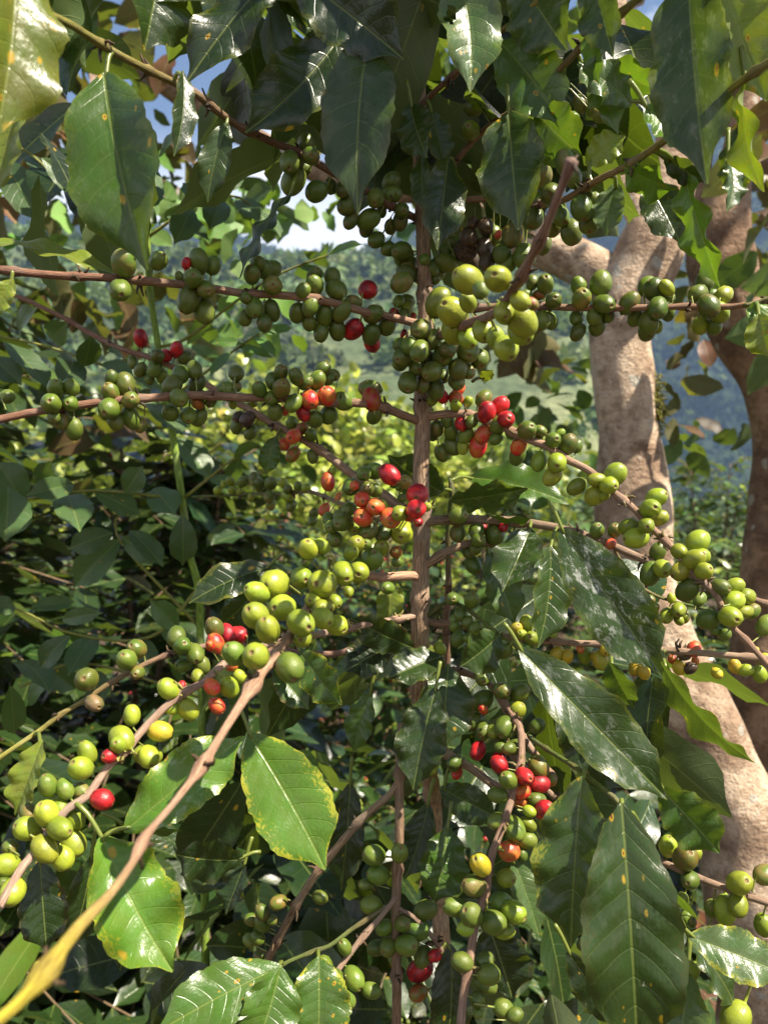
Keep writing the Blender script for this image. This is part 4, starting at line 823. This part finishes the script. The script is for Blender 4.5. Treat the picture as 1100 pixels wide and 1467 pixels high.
# ================================================================== BUSHES, HEDGE ROW, TREES
def bush_meshes(H, R, ns, seed, base, berry=0, step=.075, lstep=.055, L=.12, low=.1):
    r = np.random.default_rng(seed); st = Bag(); fo = Bag(); ch = Bag(); pos = []; dr = []; no = []; bp = []
    for s in range(ns):
        a0 = r.uniform(0, 6.28); lean = r.uniform(.0, .28)*R; off = np.array([math.cos(a0), math.sin(a0), 0])
        path = spline([off*.05, off*(.05+lean*.5)+[0, 0, H*.5], off*(.05+lean)+[0, 0, H*r.uniform(.85, 1)]], 14)
        V, q, lf = tube_geo(path, np.linspace(.016, .005, 14), 6); st.add(V, q, lf=lf, lc=np.tile(np.array((.2, .14, .09)), (len(V), 1)))
        h = low
        while h < 1.:
            c = spline(path, 50)[min(49, int(h*49))]; 
            for k in range(2):
                a = r.uniform(0, 6.28); l = R*(1.05-.72*h**1.6)*r.uniform(.7, 1.1); e = np.array([math.cos(a), math.sin(a), .45-.35*(1-h)])
                bpth = spline([c, c+e*l*.5+[0, 0, .03], c+e*l+[0, 0, -.22*l]], max(5, int(l/lstep)))
                V, q, lf = tube_geo(bpth, np.linspace(.004, .002, len(bpth)), 4); st.add(V, q, lf=lf, lc=np.tile(np.array((.2, .14, .08)), (len(V), 1)))
                for i in range(1, len(bpth)):
                    if i/len(bpth) < .2: continue
                    side = nrm(np.cross(e, [0, 0, 1]))
                    for sg in (-1, 1):
                        if r.uniform() < .22: continue
                        pos.append(bpth[i]); dr.append(e*.55+side*sg*r.uniform(.5, 1.)+[0, 0, r.uniform(-.75, .05)]+r.normal(0, .12, 3)); no.append(np.array([0, 0, 1.])+r.normal(0, .3, 3)+e*.25)
                    if berry and i < len(bpth)*.75 and r.uniform() < berry:
                        for _ in range(5): bp.append((bpth[i]+r.normal(0, .011, 3), r.uniform(.0055, .0075)))
            h += step/H
    n = len(pos)
    c = rcol(base, n, .28); c = np.where(r.uniform(0, 1, (n, 1)) < .08, c*np.array([[3., 2.2, 1.]]), c)
    leaf_cloud(fo, np.array(pos), np.array(dr), np.array(no), r.uniform(L*.55, L*1.35, n), r.uniform(L*.16, L*.25, n), c, spot=.03, droop=.18)
    out = [('stem', st.mesh('bush_stem', TWIG)), ('foliage', fo.mesh('bush_foliage', FOLI))]
    if bp:
        ns_ = 8; lat = np.radians([8, 35, 65, 95, 125, 155, 174]); T = np.array([[(math.sin(t)*math.cos(k/ns_*6.2832), math.sin(t)*math.sin(k/ns_*6.2832), math.cos(t)) for k in range(ns_)] for t in lat])
        idx = np.arange(T.size//3).reshape(len(lat), ns_); q = np.stack([idx[:-1], idx[1:], np.roll(idx[1:], -1, 1), np.roll(idx[:-1], -1, 1)], -1).reshape(-1, 4); T = T.reshape(-1, 3)
        for (p, rad) in bp:
            cc = CC['r' if r.uniform() < .1 else ('l' if r.uniform() < .6 else 'g')]; n_ = len(T)
            ch.add(p+T*rad, q, bco=T*np.array([1, 1, .99])*.9, lc=np.tile(np.array(cc[0]), (n_, 1)), lc2=np.tile(np.array(cc[1]), (n_, 1)), rnd=np.full(n_, r.uniform()))
        out.append(('cherries', ch.mesh('bush_cherries', CHERRY)))
    return out
PROTO = {
 'A': bush_meshes(1.5, .62, 4, 101, (.021, .037, .010), .25, L=.135), 'B': bush_meshes(2.1, .7, 4, 102, (.020, .037, .010), .1, L=.15, lstep=.065),  # both dark foliages deepen the shaded interior through their colour
 'C': bush_meshes(1.5, .75, 4, 103, (.050, .085, .018), .9, L=.10), 'D': bush_meshes(1.9, .8, 3, 104, (.036, .060, .014), .15, step=.09, lstep=.065), 'E': bush_meshes(2.0, .8, 4, 105, (.075, .115, .028), .15, step=.085, lstep=.065)}  # the row's copy has lighter foliage, its sunlight put into the colour
def bush(kind, x, y, z, rz, sc, label, group=None, name='coffee_bush', sz=None):
    t = thing(name, (x, y, z), label, 'coffee bush', group); t.rotation_euler = (0, 0, rz); t.scale = (sc, sc, sz or sc)
    for nm, me in PROTO[kind]:
        o = link(nm, me, t, kind='stuff' if nm == 'cherries' else None)
    return t
bush('B', -1.18, 1.75, 0, .3, 1., 'dense dark coffee bush behind the sapling, reaching up the left edge')
bush('B', -.62, 2.15, 0, 2.1, .84, 'dark coffee bush between the sapling stem and the berry-laden bush')
bush('C', -.48, 3.1, -.05, .8, 1.0, 'coffee bush crowded with pale green berries, seen left of the brown stem below the valley')
bush('C', .10, 3.5, -.1, 3.3, .98, 'sunlit coffee bush showing just left of the brown stem, behind the berry-laden bush')
bush('A', .12, 1.65, -.2, 2.5, .74, 'shadowed coffee bush low behind the base of the brown stem')
bush('A', .52, 2.1, -.2, 4.0, .85, 'dark coffee bush below the pale trunk, behind the dusty white leaf')
bush('D', 1.15, 3.0, -.45, 1.0, .78, 'dark coffee bush between the two shade trees, in front of the far hedge')
bush('D', .62, 3.9, -.3, 5.0, .95, 'coffee bush half hidden behind the pale forked trunk')
bush('D', -1.75, 3.4, -.2, 2.8, 1.1, 'tall coffee bush far left, glimpsed between the sapling leaves')
bush('B', -1.1, 4.6, -.3, 4.4, 1.0, 'coffee bush farther back on the left, behind the sapling stem')
for i, (x, y, k, s) in enumerate([(2.1, 6.6, 'E', .95), (3.0, 7.0, 'E', 1.0), (3.9, 7.3, 'E', 1.02), (4.8, 7.7, 'E', 1.05), (1.1, 6.9, 'B', .85), (.2, 7.3, 'D', .85)]):
    bush(k, x, y, -.12, i*1.7, s, 'sunlit coffee bush in the clipped-looking row beyond the trunks', 'coffee bushes in the row beyond the trunks')

def small_tree_mesh(H, R, seed, col, L=.5, n=900):
    r = np.random.default_rng(seed); st = Bag(); fo = Bag()
    path = spline([[0, 0, 0], [.1*R, 0, H*.4], [0, .1*R, H*.92]], 14); V, q, lf = tube_geo(path, np.linspace(.035*H*.6, .01*H*.4, 14), 8); st.add(V, q, lf=lf, lc=np.tile(np.array((.2, .15, .1)), (len(V), 1)))
    pos = []; dr = []; no = []
    for k in range(16):
        a = r.uniform(0, 6.28); h = r.uniform(.3, .95); c0 = path[int(h*13)]; e = np.array([math.cos(a), math.sin(a), r.uniform(.1, .7)]); l = R*r.uniform(.5, 1.)*(1.15-.5*h)
        bp = spline([c0, c0+e*l*.6, c0+e*l], 8); V, q, lf = tube_geo(bp, np.linspace(.012*H*.5, .004*H*.4, 8), 5); st.add(V, q, lf=lf, lc=np.tile(np.array((.2, .15, .1)), (len(V), 1)))
        for i in range(n//16):
            p = bp[r.integers(3, 8)]+r.normal(0, R*.22, 3)*[1, 1, .7]; pos.append(p); dr.append(r.normal(0, 1, 3)+e*.5+[0, 0, -.4]); no.append(r.normal(0, .45, 3)+[0, 0, 1])
    m = len(pos); leaf_cloud(fo, np.array(pos), np.array(dr), np.array(no), r.uniform(L*.6, L*1.2, m), r.uniform(L*.2, L*.3, m), rcol(col, m, .3), droop=.2)
    return [('trunk', st.mesh('tree_trunk', TWIG)), ('crown', fo.mesh('tree_crown', FOLI))]
TP = [small_tree_mesh(5.2, 2.2, 201, (.31, .31, .05), .42, 1500), small_tree_mesh(4.6, 2.4, 202, (.25, .27, .045), .40, 1500), small_tree_mesh(6., 2.2, 203, (.08, .13, .035), .4, 1500)]
TL = [(-3.6, 17, 0, 1.0, 'bright yellow-green tree in the valley, seen left under the low twigs'), (-1.4, 19, 0, 1.08, 'yellow-green tree in the valley, seen just left of the brown stem'), (.4, 21, 1, 1.1, 'light green tree directly behind the brown stem in the valley'), (2.6, 20, 1, 1.0, 'light green tree in the valley, right of the brown stem'),
      (-2.4, 12.5, 1, .72, 'small sunlit tree nearest beyond the coffee bushes at centre left'), (.5, 13.5, 0, .62, 'small yellow-green tree beyond the bushes, low behind the stem'), (-6.4, 20, 2, 1.0, 'dark green tree at the far left of the valley'), (5.0, 26, 2, .9, 'dark green tree beyond the row of bushes, left of the pale trunk'), (-5.0, 14, 1, .9, 'light tree seen through the sapling leaves at left')]
for i, (x, y, k, s, lab) in enumerate(TL):
    t = thing('leafy_tree', (x, y, -.9), lab, 'tree', 'trees in the valley below'); t.rotation_euler = (0, 0, i*1.3); t.scale = (s, s, s)
    for nm, me in TP[k]: link(nm, me, t)

# ================================================================== GROUND, HILLS, SKY
def fbm(x, y, s, seed, oct=5):
    r = np.random.default_rng(seed); o = np.zeros_like(x, float); a = 1.
    for k in range(oct):
        for _ in range(3):
            t = r.uniform(0, 6.28); f = s*2**k; o += a*np.sin((x*math.cos(t)+y*math.sin(t))*f+r.uniform(0, 6.28))/3
        a *= .5
    return o
def ground_z(x, y): return .03*fbm(x, y, 1.3, 1)-.9*sstep(8, 14, y)-5*sstep(22, 40, y)
def grid_mesh(xs, ys, zf):
    X, Y = np.meshgrid(xs, ys, indexing='ij'); Z = zf(X, Y); idx = np.arange(X.size).reshape(X.shape)
    return np.stack([X, Y, Z], -1).reshape(-1, 3), np.stack([idx[:-1, :-1], idx[1:, :-1], idx[1:, 1:], idx[:-1, 1:]], -1).reshape(-1, 4)
gx = np.concatenate([np.linspace(-60, -5, 40)[:-1], np.linspace(-5, 5, 120), np.linspace(5, 60, 40)[1:]]); gy = np.concatenate([np.linspace(-40, -2, 20)[:-1], np.linspace(-2, 8, 120), np.linspace(8, 46, 50)[1:]])
V, q = grid_mesh(gx, gy, ground_z); link('ground', make_mesh('ground', V, q, GROUND), None, 'dark bare soil under the coffee plants', None, None, 'structure')
def hill_z(x, y):
    rise = sstep(50, 255, y); back = 1-.75*sstep(262, 330, y)
    g = 1-.93*sstep(.25, .37, x/np.maximum(y, 1))+.12*sstep(-20, -120, x)
    return -7+rise*back*(84*g)+rise*4*fbm(x, y, .05, 5)
def mtn_z(x, y):
    rise = sstep(330, 640, y); return -7+rise*(228+100*sstep(40, 260, x)+20*fbm(x, y, .02, 9, 4))
V, q = grid_mesh(np.linspace(-260, 300, 150), np.linspace(42, 335, 110), hill_z); link('hills', make_mesh('hills', V, q, HILLM), None, 'hazy green wooded hillside across the valley', None, None, 'structure')
V, q = grid_mesh(np.linspace(-520, 560, 150), np.linspace(325, 690, 80), lambda x, y: mtn_z(x, y)); link('mountains', make_mesh('mountains', V, q, MTNM), None, 'blue mountains far beyond the hillside, cloud shadow put into their dark colour', None, None, 'structure')
def wood(zf, xr, yr, n, R, nq, col, seed, dens, name, label):
    r = np.random.default_rng(seed); X = []
    while len(X) < n:
        y = yr[0]+(yr[1]-yr[0])*r.uniform(); x = r.uniform(*xr)
        if abs(x) > y*.62+15: continue
        if dens and fbm(np.array([x]), np.array([y]), .045, 33)[0]+r.normal(0, .35) < dens: continue
        X.append((x, y))
    X = np.array(X); z = zf(X[:, 0], X[:, 1]); m = len(X); rad = r.uniform(.6, 1.25, m)*R
    d = rdir(m*nq).reshape(m, nq, 3); d[..., 2] = np.abs(d[..., 2])*.9+.0
    rr = r.uniform(.6, 1, (m, nq, 1))*rad[:, None, None]*(1+.25*np.sin(d[..., :1]*5+r.uniform(0, 6, (m, 1, 1))))
    pos = np.stack([X[:, 0], X[:, 1], z+rad*.2], 1)[:, None]+d*rr*np.array([1, 1, 1.15])
    c = np.repeat(rcol(col, m, .38), nq, 0); dd = d.reshape(-1, 3); k = m*nq
    b = Bag(); leaf_cloud(b, pos.reshape(-1, 3), rdir(k), dd+r.normal(0, .35, (k, 3)), np.repeat(rad, nq)*.75, np.repeat(rad, nq)*.26, c, rows=2, fold=.3)
    link(name, b.mesh(name, FARL), None, label, None, None, 'stuff')
wood(hill_z, (-190, 190), (52, 262), 1900, 3.6, 40, (.11, .14, .065), 41, -.25, 'hillside_wood', 'patchwork of trees covering the hillside across the valley')  # crowns paled as well, distance haze put into their colour
wood(mtn_z, (-420, 420), (350, 640), 2600, 8., 22, (.016, .026, .012), 42, None, 'mountain_wood', 'forest on the mountain slopes, darkened in colour for cloud shadow')

# leaf litter and ground cover
n = 2600; b = Bag()
pos = np.stack([rng.uniform(-3, 3, n), rng.uniform(.5, 5, n), np.zeros(n)], 1); pos[:, 2] = ground_z(pos[:, 0], pos[:, 1])+rng.uniform(.008, .03, n)
leaf_cloud(b, pos, rdir(n, 0, .15), rdir(n, 1.6, .5), rng.uniform(.07, .16, n), rng.uniform(.02, .04, n), rcol((.16, .065, .035), n, .4), rows=5, droop=-.2)
lm = b.mesh('leaf_litter', LITTER); link('leaf_litter', lm, None, 'fallen brown leaves on the soil', None, None, 'stuff')
n = 7000; b = Bag()
pos = np.stack([rng.uniform(-2.4, 2.4, n), rng.uniform(.9, 3.4, n), np.zeros(n)], 1); keep = fbm(pos[:, 0], pos[:, 1], 2.2, 77)+rng.normal(0, .25, n) > .05; pos = pos[keep]; n = len(pos)
pos[:, 2] = ground_z(pos[:, 0], pos[:, 1])+rng.uniform(.0, .09, n)
leaf_cloud(b, pos, rdir(n, .3, .4), rdir(n, 1.2, .4), rng.uniform(.02, .045, n), rng.uniform(.007, .014, n), rcol((.055, .12, .025), n, .3), rows=3)
link('ground_cover', b.mesh('ground_cover', FOLI), None, 'small green weeds creeping over the soil', None, None, 'stuff')

# haze
hm, nt = new_mat('valley_air'); nb = NB(nt); o_ = nb.n('ShaderNodeOutputMaterial'); pv = nb.n('ShaderNodeVolumePrincipled')
pv.inputs['Color'].default_value = (.40, .60, 1., 1); pv.inputs['Density'].default_value = .0004; pv.inputs['Anisotropy'].default_value = .1
nb.l(pv.outputs[0], o_.inputs['Volume'])
bx = np.array([[x, y, z] for x in (-560, 600) for y in (-60, 720) for z in (-12, 400)], float)
hz = make_mesh('haze', bx, np.array([[0, 1, 3, 2], [4, 6, 7, 5], [0, 4, 5, 1], [2, 3, 7, 6], [0, 2, 6, 4], [1, 5, 7, 3]]), hm, smooth=False)
link('haze', hz, None, 'thin pale blue air over the valley', None, None, 'stuff')

# sun + sky
to_sun = nrm(np.array([.52, -.30, .80])); elev = math.asin(to_sun[2]); az = math.atan2(to_sun[0], to_sun[1])
sd = bpy.data.lights.new('sun', 'SUN'); sd.energy = 5.; sd.angle = math.radians(.53); sd.color = (1., .91, .76)
so = bpy.data.objects.new('sun', sd); COL.objects.link(so)
from mathutils import Vector
so.rotation_euler = Vector(to_sun).to_track_quat('Z', 'Y').to_euler(); so.location = (3, -3, 8)
w = bpy.data.worlds.new('World'); scene.world = w; w.use_nodes = True; nt = w.node_tree; nt.nodes.clear(); nb = NB(nt)
sky = nb.n('ShaderNodeTexSky'); sky.sky_type = 'NISHITA'; sky.sun_disc = False; sky.sun_elevation = elev; sky.sun_rotation = az; sky.altitude = 1200; sky.dust_density = .5
tcg = nb.n('ShaderNodeTexCoord').outputs['Generated']; sp_ = nb.sep(tcg)
cl = nb.noise(nb.vadd(tcg, (1., 1., 2.2), 'MULTIPLY'), 3.1, 8, .58)
cm = nb.ss(cl, .535, .63); cm = nb.m('MAXIMUM', cm, nb.m('MULTIPLY', nb.ss(sp_[2], .46, .35), .9))
cm = nb.m('MULTIPLY', cm, nb.ss(sp_[2], -.02, .05))
ccol = nb.mix(cm, sky.outputs[0], (9.6, 9.8, 10.2))
bg = nb.n('ShaderNodeBackground'); nb.l(ccol, bg.inputs[0]); bg.inputs[1].default_value = .05
ow = nb.n('ShaderNodeOutputWorld'); nb.l(bg.outputs[0], ow.inputs[0])

# camera
cd = bpy.data.cameras.new('camera'); cam = bpy.data.objects.new('camera', cd); COL.objects.link(cam); scene.camera = cam
cam.location = (0, 0, CAMZ); cam.rotation_euler = (math.radians(90), 0, 0)
cd.sensor_fit = 'VERTICAL'; cd.sensor_height = 36; cd.lens = 36*F/1467; cd.clip_start = .02; cd.clip_end = 5000
cd.dof.use_dof = True; cd.dof.focus_distance = .5; cd.dof.aperture_fstop = 10.5
scene.view_settings.view_transform = 'Standard'; scene.view_settings.look = 'None'; scene.view_settings.exposure = 1.42; scene.view_settings.gamma = 1
cy = scene.cycles; cy.max_bounces = 8; cy.diffuse_bounces = 4; cy.glossy_bounces = 2; cy.transmission_bounces = 4; cy.transparent_max_bounces = 4; cy.volume_bounces = 1
cy.sample_clamp_indirect = 6; cy.use_denoising = True
